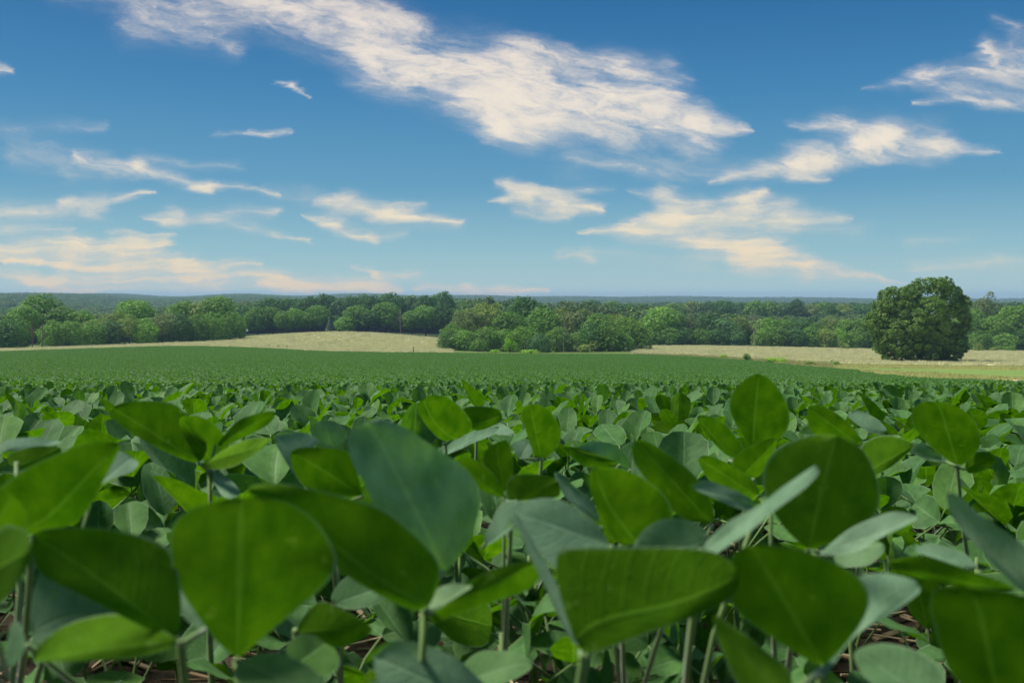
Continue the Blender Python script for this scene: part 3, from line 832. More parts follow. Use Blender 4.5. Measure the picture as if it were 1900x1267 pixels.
        ('T', .42, .41, 15, .1, .08, Q, (1900, 1260), (1400, 1010), [(1390, 1025), (1430, 978), (1500, 962), (1600, 983), (1705, 1038), (1765, 1100), (1880, 1200), (1900, 1270), (1600, 1270), (1440, 1180), (1402, 1085)]),
        ('T', .50, .49, 30, .1, .1, Q, (1700, 1120), (1980, 1020), [(1690, 1080), (1760, 1010), (1900, 1000), (1985, 1040), (1900, 1110), (1760, 1140)])]),
    ('soybean plant with a short wavy leaflet between the two bright left leaves', (548, 1168, .50), (560, .54), [
        ('U', .50, .49, 18, .15, .1, Q, (1095, 935), (1398, 905), [(1085, 930), (1180, 818), (1262, 838), (1398, 898), (1385, 933), (1262, 995), (1150, 978)]),
        ('T', .60, .60, 20, .1, .1, Q, (1230, 830), (1470, 740), [(1215, 820), (1260, 740), (1330, 715), (1440, 790), (1400, 830), (1300, 850)])]),
]


def chaikin(p, n=2):
    p = np.asarray(p, float)
    for _ in range(n):
        q = np.roll(p, -1, 0)
        p = np.stack([.78 * p + .22 * q, .22 * p + .78 * q], 1).reshape(-1, 2)
    return p


def hero_leaflet(spec, seed):
    """a curved, folded blade in its own plane at its own distance, with the real leaf's outline"""
    side, db, dt, roll, fold, curl, org, b2, t2, poly = spec
    o2 = np.array(org, float)
    b2, t2 = o2 + np.array(b2) / 2.0, o2 + np.array(t2) / 2.0
    poly = chaikin(o2 + np.array(poly) / 2.0)
    b, t = np.array(at(*b2, db)), np.array(at(*t2, dt))
    ax2 = (t2 - b2) / np.linalg.norm(t2 - b2)
    pr2 = np.array((-ax2[1], ax2[0]))
    Lpx = float(np.linalg.norm(t2 - b2))
    s = (poly - b2) @ ax2
    w = (poly - b2) @ pr2
    lo_s, hi_s = s.min(), s.max()
    nv, nu = 20, 14
    tt = (1 - np.cos(np.linspace(0.10, math.pi - .10, nv + 1))) / 2
    tt = (tt - tt[0]) / (tt[-1] - tt[0]) * .996 + .002
    dm = (db + dt) / 2
    ay = (t - b) / np.linalg.norm(t - b)
    Lm = np.linalg.norm(t - b)
    c = np.array(CAM) - (b + t) / 2
    n = c - (c @ ay) * ay
    n /= np.linalg.norm(n)
    across0 = np.cross(ay, n)
    # picture-plane "across" in space
    pv = np.array(at(*(b2 + pr2 * 50), dm)) - np.array(at(*b2, dm))
    sg = 1 if pv @ across0 > 0 else -1
    nf = n if side == 'T' else -n
    up = 1 if rot_about(nf, ay, .1)[2] > nf[2] else -1
    nf = rot_about(nf, ay, R(abs(roll)) * up * (1 if roll >= 0 else -1))
    xw = np.cross(ay, nf)
    cosr = abs(xw @ across0)
    sx = sg * (1 if xw @ across0 > 0 else -1)
    rs = np.random.RandomState(seed)
    ph = rs.uniform(0, 6.28, 6)
    V, UV, rows = [], [], []
    for ti in tt:
        sv = lo_s + (hi_s - lo_s) * ti
        xs_ = []
        for k in range(len(poly)):
            k2 = (k + 1) % len(poly)
            if (s[k] - sv) * (s[k2] - sv) <= 0 and s[k] != s[k2]:
                f = (sv - s[k]) / (s[k2] - s[k])
                xs_.append(w[k] + f * (w[k2] - w[k]))
        if not xs_:
            xs_ = [0.0, 0.0]
        a_, z_ = min(xs_), max(xs_)
        m_ = 0.0 if a_ < -.12 * (z_ - a_) and z_ > .12 * (z_ - a_) else min(max(0.0, a_ + .25 * (z_ - a_)), z_ - .25 * (z_ - a_))
        rows.append((sv, a_, z_, m_))
    mm = np.array([r[3] for r in rows])
    for _ in range(3):
        mm = np.convolve(np.pad(mm, 2, mode='edge'), [.15, .22, .26, .22, .15], 'valid')
    for (sv, a_, z_, _m), m_ in zip(rows, mm):
        m_ = min(max(m_, a_ + .12 * (z_ - a_)), z_ - .12 * (z_ - a_))
        v = sv / Lpx
        vc = min(max(v, 0), 1)
        mid = b + (t - b) * v
        for j in range(nu + 1):
            u = -1 + 2 * j / nu
            x_ = m_ + (u * (z_ - m_) if u >= 0 else -u * (a_ - m_))
            xm = x_ * dm / F / max(cosr, .5)
            q = abs(u)
            zz = fold * abs(xm) - curl * Lm * vc ** 2
            zz += .006 * Lm * math.sin(vc * 14 + ph[0]) * q ** 2 + .010 * Lm * math.sin(vc * 6 + u * 2.2 + ph[1])
            zz += .0022 * Lm * math.sin(vc * 26 - q * 9 + ph[2]) * (1 - q) * min(1, q * 4)      # puckering between the veins
            V.append(mid + xw * xm * sx + nf * zz)
            UV.append(((u * sx + 1) / 2, vc))
    k = nu + 1
    Fc = [(i * k + j, i * k + j + 1, (i + 1) * k + j + 1, (i + 1) * k + j) for i in range(nv) for j in range(nu)]
    if sx < 0:
        Fc = [f[::-1] for f in Fc]
    return np.array(V), Fc, np.array(UV), b


PAINTED_LIGHT = {(3, 1): .1, (3, 2): 0, (2, 2): .55, (1, 2): .4, (20, 1): .25, (21, 1): .1, (7, 3): .5, (22, 1): .2, (8, 2): .35, (16, 4): .1, (4, 1): 1.0, (18, 1): .4}  # how much light is painted into a near upper face, by plant and leaflet
HERO_BASES = []
for hi_, (label, joint, root, leaflets) in enumerate(HERO):
    J = np.array(at(*joint))
    rx = (root[0] - HX) / F * root[1]
    base = np.array((rx, root[1] + .02, zat(rx, root[1] + .02)))
    HERO_BASES.append(base)
    e = link('soybean_plant', None, None, base, label=label, category='plant', group='soybean plants close to the lens')
    rs = np.random.RandomState(100 + hi_)
    hgt = max(J[2] - base[2], .05)
    node = base + np.array((rs.uniform(-.01, .01), rs.uniform(.0, .02), hgt * .55))
    st = MB()
    top_ = base + (node - base) * 1.25
    st.tube([base - base, (node - base) * .5 + np.array((.003, 0, 0)), node - base, top_ - base], [.0036, .0031, .0026, .0014], 8)
    link('stem', st.mesh('soybean_stem', [M_STEM]), e)
    pt = MB()
    mid_ = node * .45 + J * .55 + np.array((0, .006, .004))
    pt.tube([node - base, mid_ - base, J - base], [.0021, .0018, .0016], 8)
    blades = [hero_leaflet(sp_, hi_ * 31 + k) for k, sp_ in enumerate(leaflets)]
    for k, (V, Fc, uv, b) in enumerate(blades):
        if np.linalg.norm(b - J) < .05:
            pt.tube([J - base, b - base], [.0014, .0011], 6)
        else:
            q = node + (b - node) * .5 + np.array((0, .01, .01))
            pt.tube([node - base, q - base, b - base], [.0018, .0015, .0012], 6)
    leaf = link('leaf', pt.mesh('soybean_petiole', [M_STEM]), e)
    for k, (V, Fc, uv, b) in enumerate(blades):
        me = make_mesh('soybean_leaflet', V - base, Fc, [M_LEAF], True, uv, {'shade': [((hi_ * 7 + k * 3) % 10) / 10] * len(Fc), 'pale': [PAINTED_LIGHT.get((hi_, k), .8) if leaflets[k][0] == 'T' else .0] * len(Fc)})
        link('leaflet', me, leaf)

# ------------------------------------------------------------------ soybeans: single plants
PROT = []
for k in range(14):
    rs = np.random.RandomState(500 + k)
    st, lv = plant_leaves(rs, .28 * (.92 + .04 * (k % 4)), 8 + k % 2, 6, 7, .95 + .06 * (k % 4), None, (.6, 1.5))
    PROT.append((st.mesh('soybean_stem', [M_LEAF, M_STEM]), [l.mesh('soybean_leaf', [M_LEAF, M_STEM]) for l in lv]))

pts = []
rs = np.random.RandomState(3)
yy_ = -.4
while yy_ < 17:
    x = -(.8 * max(yy_, 0) + 1.8) + rs.uniform(0, .1)
    while x < .8 * max(yy_, 0) + 1.8:
        pts.append((x + rs.uniform(-.04, .04), yy_ + rs.uniform(-.075, .075) + .1 * x))
        x += rs.uniform(.09, .19)
    yy_ += .24
pts = np.array(pts)


def in_frame(x, y, mrg=.06):
    return y > .2 and abs(x) < (950 / F) * y + mrg


for q in range(12):          # short plants between the stems close by
    y = rs.uniform(.62, 1.35)
    pts = np.vstack([pts, [[rs.uniform(-1, 1) * .55 * y, y]]])
N_LOW = len(pts) - 12
keep, LOW = [], set()
for i_, (x, y) in enumerate(pts):
    if y < .60 and abs(x) < .62 * max(y, 0) + .16:
        continue
    if any((x - b[0]) ** 2 + (y - b[1]) ** 2 < .055 ** 2 for b in HERO_BASES):
        continue
    keep.append((x, y))
    if i_ >= N_LOW:
        LOW.add((x, y))
inside = sorted([p for p in keep if in_frame(*p)], key=lambda p: p[1])
single, rest = inside[:276], inside[276:]
rest += [p for p in keep if not in_frame(*p)]
ymax = single[-1][1]
bands = [('large', 'just behind the big blurred leaves'), ('medium sized', 'in the sharp middle of the dense crop'), ('small', 'in the dense crop short of the smooth far field')]
thirds = ['left', 'middle', 'right']
cuts = [1.5, 2.7]
for k, (x, y) in enumerate(single):
    bi = 0 if y < cuts[0] else 1 if y < cuts[1] else 2
    th = min(2, max(0, int((x / y * F + HX) / 1900 * 3)))
    st, lv = PROT[rs.randint(len(PROT))]
    e = link('soybean_plant', None, None, (x, y, zat(x, y)),
             label=f'{bands[bi][0]} green soybean plant, {thirds[th]} third, {bands[bi][1]}', category='plant',
             group=f'{bands[bi][0]} soybean plants, {thirds[th]} third')
    e.rotation_euler = (rs.uniform(-.08, .08), rs.uniform(-.08, .08), rs.uniform(0, 6.28))
    s = rs.uniform(.86, 1.1) * (.58 if (x, y) in LOW else 1.0 if y > 1.2 else .93 if y > .8 else .72)
    e.scale = (s, s, s)
    link('stem', st, e)
    for l in lv:
        link('leaf', l, e)

# the rest of the crop: single low plants to 17 m, then squares of canopy up to the field's edge
src = []
for k in range(8):
    r_ = np.random.RandomState(900 + k)
    mb = MB()
    plant_leaves(r_, .28 * (.92 + .04 * (k % 4)), 8, 4, 4, 1.06, mb, (.5, 1.45))
    src.append(source('soybean_source', mb.mesh('soybean_source', [M_LEAF, M_STEM])))
rest = np.array(rest)
n = len(rest)
z = zfun(rest[:, 0], rest[:, 1])
s = rs.uniform(.86, 1.12, n)
gn_scatter('soybean_crop', src, np.stack([rest[:, 0], rest[:, 1], z], 1), rs.uniform(0, 6.28, n), np.stack([s] * 3, 1), rs.randint(0, 8, n))

psrc = []
for k in range(5):
    r_ = np.random.RandomState(950 + k)
    big = MB()
    for q in range(23):
        mb = MB()
        plant_leaves(r_, .29 * r_.uniform(.85, 1.1), 6, 2, 3, 1.18, mb, (.05, .95))
        a = r_.uniform(0, 6.28)
        Rz = np.array(((math.cos(a), -math.sin(a), 0), (math.sin(a), math.cos(a), 0), (0, 0, 1)))
        V = np.concatenate(mb.V) @ Rz.T + np.array((r_.uniform(-.5, .5), r_.uniform(-.5, .5), 0))
        Fk = [f for f, m_ in zip(mb.Fc, mb.M) if m_ == 0]
        Ak = [a_ for a_, m_ in zip(mb.A, mb.M) if m_ == 0]
        used = sorted({i for f in Fk for i in f})
        mp = {i: j for j, i in enumerate(used)}
        big.add(V[used], [tuple(mp[i] for i in f) for f in Fk], np.concatenate(mb.U)[used], 0)
        big.A[-len(Fk):] = Ak
    psrc.append(source('canopy_source', big.mesh('canopy_source', [M_LEAF])))
gx, gy = np.meshgrid(np.arange(-190, 190, 1.0), np.arange(16.5, 290, 1.0))
gx, gy = gx.ravel(), gy.ravel()
gx = gx + rs.uniform(-.2, .2, len(gx))
gy = gy + rs.uniform(-.2, .2, len(gy))
edge_ = np.interp(gx / gy * F + HX, EX, ED) + 1.2 * np.sin((gx / gy * F + HX) * .05)
ok = (np.abs(gx) < .66 * gy + 3) & (gy < edge_ - .4)
gx, gy = gx[ok], gy[ok]
n = len(gx)
s = np.stack([np.full(n, 1.0), np.full(n, 1.0), rs.uniform(.85, 1.12, n)], 1)
gn_scatter('soybean_field', psrc, np.stack([gx, gy, zfun(gx, gy)], 1), rs.randint(0, 4, n) * 1.5708, s, rs.randint(0, 5, n))

# dry straw lying on the soil
m_straw, g, out = mat('dry_straw')
sa = g.n('ShaderNodeAttribute', attribute_name='shade')
p = principled(g, g.ramp(sa.outputs['Fac'], [(0, (.12, .075, .04)), (.5, (.30, .21, .12)), (1, (.52, .40, .26))]), .85, .2)
g.nt.links.new(p.outputs[0], out.inputs[0])
sb = MB()
for k in range(3600):
    y = .25 + 5.0 * rs.rand() ** 1.4
    x = rs.uniform(-1, 1) * (.6 * y + .3)
    a, L, w = rs.uniform(0, 3.14), rs.uniform(.025, .15), rs.uniform(.0016, .005)
    d = np.array((math.cos(a), math.sin(a), rs.uniform(-.12, .12)))
    q = np.array((-math.sin(a), math.cos(a), rs.uniform(-.3, .3)))
    c = np.array((x, y, zat(x, y) + rs.uniform(.004, .022)))
    th = np.array((0, 0, w * .4))
    V = [c + sx * d * L / 2 + sy * q * w + sz * th for sz in (-1, 1) for sx, sy in ((-1, -1), (1, -1), (1, 1), (-1, 1))]
    sb.add(V, [(3, 2, 1, 0), (4, 5, 6, 7), (0, 1, 5, 4), (1, 2, 6, 5), (2, 3, 7, 6), (3, 0, 4, 7)], None, 0, rs.rand())
link('straw_litter', sb.mesh('straw_litter', [m_straw], False), kind='stuff')

# ------------------------------------------------------------------ trees
def crown_material():
    m, g, out = mat('tree_foliage')
    sa = g.n('ShaderNodeAttribute', attribute_name='shade')
    oi = g.n('ShaderNodeObjectInfo')
    base = g.ramp(sa.outputs['Fac'], [(0, (.55, .62, .6)), (.5, (1.0, 1.0, 1.0)), (1, (1.55, 1.45, 1.3))])
    c = g.mix(1.0, oi.outputs['Color'], base, 'MULTIPLY')
    p = principled(g, c, .55, .25)
    t = g.n('ShaderNodeBsdfTranslucent')
    g.put(t.inputs[0], g.mix(1.0, c, (1.1, 1.5, .5, 1), 'MULTIPLY'))
    mx = g.n('ShaderNodeMixShader')
    mx.inputs[0].default_value = .28
    g.nt.links.new(p.outputs[0], mx.inputs[1])
    g.nt.links.new(t.outputs[0], mx.inputs[2])
    g.nt.links.new(mx.outputs[0], out.inputs[0])
    return m


def bark_material():
    m, g, out = mat('bark')
    oi = g.n('ShaderNodeObjectInfo')
    tcn = g.n('ShaderNodeTexCoord')
    nz = g.noise(g.v('MULTIPLY', tcn.outputs['Object'], (6, 6, 1.2)), 2.0, 4, .6)
    c = g.mix(1.0, oi.outputs['Color'], g.ramp(nz, [(.3, (.5, .5, .5)), (.7, (1.3, 1.3, 1.3))]), 'MULTIPLY')
    p = principled(g, c, .9, .15)
    g.nt.links.new(p.outputs[0], out.inputs[0])
    return m


M_CROWN, M_BARK = crown_material(), bark_material()


def unit(v):
    return v / (np.linalg.norm(v, axis=-1, keepdims=True) + 1e-9)


def leaf_quads(P, Nn, size, rs, shade):
    n = len(P)
    r = unit(rs.normal(size=(n, 3)))
    a = unit(np.cross(Nn, r))
    b = np.cross(Nn, a)
    s1 = size * rs.uniform(.55, 1.25, (n, 1))
    s2 = s1 * rs.uniform(.55, .9, (n, 1))
    bend = Nn * s1 * rs.uniform(-.25, .25, (n, 1))
    V = np.stack([P - a * s1 * .5 + bend, P - b * s2 * .5, P + a * s1 * .5 + bend, P + b * s2 * .5], 1).reshape(-1, 3)
    return V, np.arange(4 * n).reshape(n, 4)


def crown_mesh(name, seed, lobes, nleaf, size, up=.25, clump=.0):
    """foliage of many leaf sprays on the outsides of lobes: (x, y, z, rx, rz)"""
    rs = np.random.RandomState(seed)
    lobes = np.array(lobes, float)
    cen = np.array((0, 0, lobes[:, 2].mean() * .85))
    w = lobes[:, 3] * lobes[:, 4]
    li = rs.choice(len(lobes), nleaf, p=w / w.sum())
    d = unit(rs.normal(size=(nleaf, 3)))
    outw = unit(lobes[li, :3] - cen + rs.normal(size=(nleaf, 3)) * .3)
    flip = ((d * outw).sum(1) < -.25)
    d[flip] *= -1
    # sprays gather into tufts on each lobe
    tuft = unit(rs.normal(size=(len(lobes), 26, 3)))
    tsel = tuft[li, (np.einsum('nk,njk->nj', d, tuft[li])).argmax(1)]
    d = unit(d + tsel * .55)
    rr = (.62 + .44 * rs.rand(nleaf) ** .6 + .10 * np.maximum(0, (d * tsel).sum(1) - .8) * 4)[:, None]
    P = lobes[li, :3] + d * rr * np.stack([lobes[li, 3], lobes[li, 3], lobes[li, 4]], 1)
    Nn = unit(d + rs.normal(size=(nleaf, 3)) * .45 + np.array((0, 0, up)))
    lob_shade = rs.rand(len(lobes))
    tsh = rs.rand(len(lobes), 26)
    ti = (np.einsum('nk,njk->nj', d, tuft[li])).argmax(1)
    shade = np.clip(.25 * lob_shade[li] + .35 * tsh[li, ti] + .4 * rs.rand(nleaf), 0, 1)
    keepm = P[:, 2] > .15
    P, Nn, shade = P[keepm], Nn[keepm], shade[keepm]
    V, Fq = leaf_quads(P, Nn, size, rs, shade)
    return make_mesh(name, V, Fq, [M_CROWN], False, None, {'shade': shade})


def lobes_for(shape, seed, H=16.0, Rr=6.0):
    rs = np.random.RandomState(seed)
    zc, rz, n, smin, smax = {'round': (.57, .43, 30, .30, .46), 'tall': (.56, .44, 26, .34, .5), 'ragged': (.60, .40, 19, .26, .42), 'low': (.46, .54, 30, .30, .46)}[shape]
    L = []
    for i in range(n):
        zd = 1 - 1.75 * (i + .5) / n
        a = i * 2.39996 + rs.uniform(-.35, .35)
        rh = math.sqrt(max(0, 1 - zd * zd)) ** (.8 if zd < 0 else 1)
        s = Rr * rs.uniform(smin, smax)
        k = rs.uniform(.82, 1.08) if shape != 'ragged' else rs.uniform(.62, 1.12)
        L.append((math.cos(a) * rh * (Rr - s * .8) * k, math.sin(a) * rh * (Rr - s * .8) * k, H * zc + zd * (H * rz - s * .7) * min(k, 1.02), s, s * rs.uniform(.62, .88)))
    for q in range(4):
        L.append((rs.uniform(-1.5, 1.5), rs.uniform(-1.5, 1.5), H * (zc + .08 * (q - 1.5)), Rr * .5, H * .17))
    return L


def limb_mesh(name, seed, H, r0, spread, bare=False):
    rs = np.random.RandomState(seed)
    mb = MB()
    tip = np.array((rs.uniform(-.5, .5), rs.uniform(-.5, .5), H * (.95 if bare else .72)))
    mb.tube([(0, 0, -.6), (0, 0, .25), tip * .35 + (.1, 0, 0), tip * .7, tip], [r0 * 1.5, r0, r0 * .75, r0 * .5, r0 * .12], 7)
    for i in range(12 if bare else 7):
        t = rs.uniform(.28, .9)
        p0 = tip * t
        a = rs.uniform(0, 6.28)
        L = spread * rs.uniform(.5, 1) * (1.15 - t * .7)
        dirv = np.array((math.cos(a), math.sin(a), rs.uniform(.6, 1.3)))
        p1 = p0 + dirv * L * .5
        p2 = p1 + (dirv + (0, 0, .5)) * L * .4
        rb = r0 * .38 * (1.1 - t)
        mb.tube([p0, p1, p2], [rb, rb * .7, rb * .25], 5)
        if bare:
            for q in range(5):
                b0 = p0 + (p2 - p0) * rs.uniform(.35, .95)
                dd = unit(rs.normal(size=3) + np.array((0, 0, .8)) + dirv * .5)
                mb.tube([b0, b0 + dd * L * .22, b0 + dd * L * .42 + (0, 0, .15)], [rb * .45, rb * .3, rb * .12], 4)
    return mb.mesh(name, [M_BARK])


CROWNS = {}
for sh, cnt in (('round', 4), ('tall', 3), ('ragged', 3), ('low', 3)):
    CROWNS[sh] = [crown_mesh('tree_crown', 40 + 7 * k + len(sh), lobes_for(sh, 10 * k + len(sh)), 5200 if sh != 'ragged' else 3600, .62 if sh != 'ragged' else .55) for k in range(cnt)]
TRUNKS = [limb_mesh('tree_trunk', 60 + k, 16, .28, 5.0) for k in range(3)]
BARE = [limb_mesh('bare_trunk', 70 + k, 16, .26, 5.0, True) for k in range(3)]

TINT = {k_: tuple(c_ * f_ for c_, f_ in zip(v_, (2.3, 2.25, 1.7))) for k_, v_ in {  # foliage base colours
    'mid green': (.060, .115, .026), 'dark green': (.032, .075, .026), 'light green': (.074, .138, .027),
    'olive green': (.085, .115, .035), 'blue green': (.042, .088, .042), 'yellow green': (.115, .20, .022), 'grey green': (.075, .100, .050)}.items()}
SHAPEWORD = {'round': 'round crowned', 'tall': 'tall narrow', 'ragged': 'loose ragged', 'low': 'low spreading'}
ORD = ['first', 'second', 'third', 'fourth', 'fifth', 'sixth', 'seventh', 'eighth', 'ninth', 'tenth', 'eleventh', 'twelfth', 'thirteenth', 'fourteenth', 'fifteenth',
       'sixteenth', 'seventeenth', 'eighteenth', 'nineteenth', 'twentieth', 'twenty first', 'twenty second', 'twenty third', 'twenty fourth', 'twenty fifth', 'twenty sixth',
       'twenty seventh', 'twenty eighth', 'twenty ninth', 'thirtieth']
tr = np.random.RandomState(21)


def plant_tree(px, top, wpx, d, shape, tint, label, group, cat='tree', name='tree'):
    u = (px - HX) / F
    x = u * d
    z = zat(x, d)
    Ht = CAM.z - (top - HY) / F * d - z
    Wt = wpx / F * d
    e = link(name, None, None, (x, d, z - (1.2 if shape == 'low' else .3)), label=label, category=cat, group=group)
    e.rotation_euler = (0, 0, tr.uniform(0, 6.28))
    e.scale = (Wt / 11.2, Wt / 11.2, Ht / 15.2)
    c = link('crown', CROWNS[shape][tr.randint(len(CROWNS[shape]))], e)
    k = tr.uniform(.85, 1.15)
    col = TINT[tint]
    c.color = (col[0] * k, col[1] * k, col[2] * k, 1)
    t = link('trunk', TRUNKS[tr.randint(3)], e)
    t.color = (.10, .085, .065, 1)
    return e


def tree_row(rows, dfun, phrase, group):
    rows = sorted(rows, key=lambda r: r[0])
    for i, (px, top, w, shape, tint, dd) in enumerate(rows):
        plant_tree(px, top, w, dfun(px) + dd, shape, tint, f'{tint} {SHAPEWORD[shape]} tree, {ORD[i]} from left {phrase}', group)


A, B_, O, G_, L_, K = 'mid green', 'dark green', 'olive green', 'grey green', 'light green', 'blue green'
left_d = lambda px: float(np.interp(px, [-150, 0, 450], [318, 325, 392]))
tree_row([(-70, 580, 80, 'round', A, 10), (-15, 583, 80, 'round', B_, 6), (22, 578, 62, 'low', A, 4), (78, 548, 74, 'tall', A, 34), (45, 566, 60, 'round', L_, 26), (112, 570, 64, 'round', A, 24),
          (148, 576, 62, 'round', L_, 20), (182, 590, 60, 'ragged', O, 10), (212, 578, 58, 'ragged', O, 18), (250, 556, 72, 'round', L_, 26), (278, 584, 56, 'low', A, 6), (308, 578, 56, 'ragged', G_, 12),
          (340, 558, 66, 'round', A, 18), (372, 560, 62, 'tall', O, 14), (405, 549, 66, 'round', A, 8), (432, 575, 46, 'low', A, -2)], left_d, 'in the tall row at left', 'trees of the left tree row')
tree_row([(-60, 595, 68, 'low', A, -6), (12, 589, 60, 'low', B_, -4), (98, 591, 54, 'low', L_, -4), (128, 589, 56, 'low', A, -6), (172, 591, 52, 'low', A, -5), (205, 591, 54, 'low', B_, -4),
          (240, 585, 52, 'ragged', O, -4), (268, 587, 50, 'low', L_, -7), (302, 583, 48, 'ragged', G_, -5), (333, 581, 52, 'low', B_, -5), (365, 579, 48, 'low', A, -6), (396, 577, 52, 'low', A, -6)],
         left_d, 'in the low left row front', 'low trees before the left tree row')
mid_d = lambda px: 474.0
tree_row([(455, 582, 40, 'round', B_, 8), (478, 570, 48, 'round', A, 4), (505, 568, 44, 'round', A, 8), (527, 577, 34, 'tall', A, 2), (546, 572, 34, 'tall', L_, 2), (566, 580, 36, 'round', A, 3), (590, 566, 46, 'round', A, 6),
          (640, 585, 42, 'low', L_, 0), (662, 566, 50, 'round', A, 6), (684, 575, 42, 'round', B_, 2), (716, 560, 54, 'round', A, 8), (765, 576, 46, 'round', A, 4), (790, 566, 54, 'round', A, 7), (822, 564, 44, 'round', B_, 5), (845, 572, 50, 'round', A, 6),
          (745, 590, 36, 'ragged', G_, 6), (620, 585, 34, 'round', B_, 9)], mid_d, 'behind the pale mound', 'trees behind the pale mound')
tree_row([(452, 566, 46, 'round', B_, 0), (478, 561, 44, 'round', K, 12), (503, 551, 46, 'round', B_, 4), (540, 552, 48, 'round', B_, 10), (574, 551, 46, 'round', B_, 0), (604, 545, 46, 'round', B_, 8),
          (636, 553, 48, 'round', K, 4), (664, 550, 40, 'round', B_, 14), (690, 548, 38, 'round', B_, 2), (722, 543, 50, 'round', B_, 6), (757, 549, 44, 'round', K, 12), (788, 549, 44, 'round', B_, 2), (822, 542, 44, 'tall', B_, 8),
          (852, 556, 50, 'round', K, 16), (890, 560, 56, 'round', K, 10), (930, 560, 50, 'round', B_, 8)], lambda px: 585.0, 'on the dark rise behind the mound', 'dark trees on the rise behind the mound')
cen_d = lambda px: float(np.interp(px, [800, 1000, 1200], [306, 312, 322]))
tree_row([(840, 596, 52, 'low', A, 2), (866, 574, 72, 'ragged', G_, 16), (905, 560, 86, 'ragged', O, 24), (945, 578, 64, 'round', A, 14), (975, 552, 74, 'round', B_, 44), (1010, 572, 66, 'round', A, 26), (1042, 570, 50, 'ragged', O, 34),
          (1075, 574, 70, 'ragged', G_, 20), (1110, 582, 62, 'round', A, 12), (1140, 580, 60, 'ragged', O, 18), (1165, 588, 60, 'round', L_, 8), (1188, 600, 46, 'low', A, 4)], cen_d, 'in the centre clump', 'trees of the centre clump')
tree_row([(832, 609, 42, 'low', B_, -6), (862, 607, 54, 'low', A, -8), (900, 601, 56, 'low', A, -6), (934, 603, 52, 'low', A, -5), (972, 601, 56, 'low', L_, -6), (1000, 615, 44, 'low', K, -12), (1034, 601, 54, 'low', A, -6),
          (1068, 611, 48, 'low', A, -8), (1098, 595, 52, 'low', B_, -6), (1130, 591, 60, 'low', A, -8), (1150, 609, 54, 'low', A, -10)], cen_d, 'fronting the centre clump', 'low trees in front of the centre clump')
rt_d = lambda px: float(np.interp(px, [1180, 1640], [424, 416]))
tree_row([(1200, 590, 50, 'round', A, 8), (1228, 569, 66, 'round', L_, 4), (1258, 580, 48, 'round', A, 10), (1284, 584, 44, 'ragged', G_, 14), (1312, 583, 48, 'round', B_, 8), (1342, 590, 54, 'round', K, 4), (1370, 586, 44, 'ragged', O, 12),
          (1396, 594, 44, 'round', A, 14), (1426, 590, 50, 'round', L_, 6), (1456, 593, 50, 'round', A, 8), (1486, 594, 48, 'round', B_, 5), (1514, 597, 44, 'ragged', A, 9), (1542, 588, 50, 'ragged', O, 12), (1572, 592, 50, 'round', L_, 6),
          (1602, 590, 52, 'round', A, 4), (1634, 588, 54, 'round', A, 8), (1664, 590, 50, 'round', O, 8), (1700, 590, 60, 'round', A, 12), (1740, 588, 60, 'round', B_, 10)], rt_d, 'behind the right meadow', 'trees behind the right meadow')
tree_row([(1212, 604, 42, 'low', A, -2), (1244, 602, 44, 'low', A, -3), (1272, 604, 42, 'low', B_, -2), (1302, 604, 42, 'low', A, -3), (1335, 606, 42, 'low', B_, -2), (1365, 606, 38, 'low', K, -2), (1415, 604, 40, 'low', L_, -3), (1446, 602, 42, 'low', A, -3),
          (1476, 604, 40, 'low', B_, -3), (1505, 602, 38, 'low', A, -2), (1532, 604, 38, 'low', O, -3), (1560, 606, 40, 'low', L_, -3), (1592, 606, 40, 'low', A, -3), (1622, 604, 40, 'low', B_, -2)], rt_d, 'along the right meadow edge', 'low trees before the right tree line')
far_d = lambda px: 690.0
tree_row([(1250, 562, 46, 'round', A, 0), (1284, 558, 44, 'round', G_, 8), (1312, 560, 40, 'round', K, 4), (1342, 556, 46, 'round', B_, 6), (1376, 562, 44, 'round', K, 10), (1402, 557, 42, 'round', A, 0), (1430, 559, 44, 'round', A, 12), (1458, 564, 42, 'round', K, 6),
          (1477, 556, 34, 'round', B_, 0), (1506, 562, 46, 'ragged', G_, 8), (1534, 560, 44, 'round', A, 4), (1566, 563, 46, 'ragged', O, 10), (1596, 566, 44, 'round', B_, 4),
          (1000, 562, 44, 'round', K, 10), (1060, 560, 42, 'round', G_, 8), (1100, 556, 46, 'round', K, 10), (1135, 558, 44, 'round', A, 6), (1165, 562, 40, 'round', K, 10), (1198, 562, 44, 'round', B_, 6), (1224, 566, 40, 'round', K, 12)],
         far_d, 'in the hazy second line', 'trees of the hazy second tree line')
rr_d = lambda px: 402.0
tree_row([(1786, 588, 50, 'round', A, 8), (1806, 575, 52, 'tall', A, 14), (1830, 546, 50, 'ragged', G_, 22), (1852, 580, 56, 'ragged', L_, 4), (1880, 566, 58, 'round', L_, 12), (1912, 560, 60, 'round', A, 8), (1950, 568, 64, 'round', L_, 10),
          (1815, 610, 44, 'low', A, -2), (1866, 612, 46, 'low', A, -3), (1900, 608, 48, 'low', B_, -2)], rr_d, 'beyond the big tree', 'trees right of the big tree')

# bare, dead and special trees
def bare_tree(px, top, wpx, d, tint, label):
    u = (px - HX) / F
    z = zat(u * d, d)
    Ht = CAM.z - (top - HY) / F * d - z
    e = link('dead_tree', None, None, (u * d, d, z), label=label, category='tree')
    e.rotation_euler = (0, 0, tr.uniform(0, 6.28))
    e.scale = (wpx / F * d / 8, wpx / F * d / 8, Ht / 15.6)
    t = link('trunk', BARE[tr.randint(3)], e)
    t.color = (*[c_ * .6 for c_ in tint], 1)


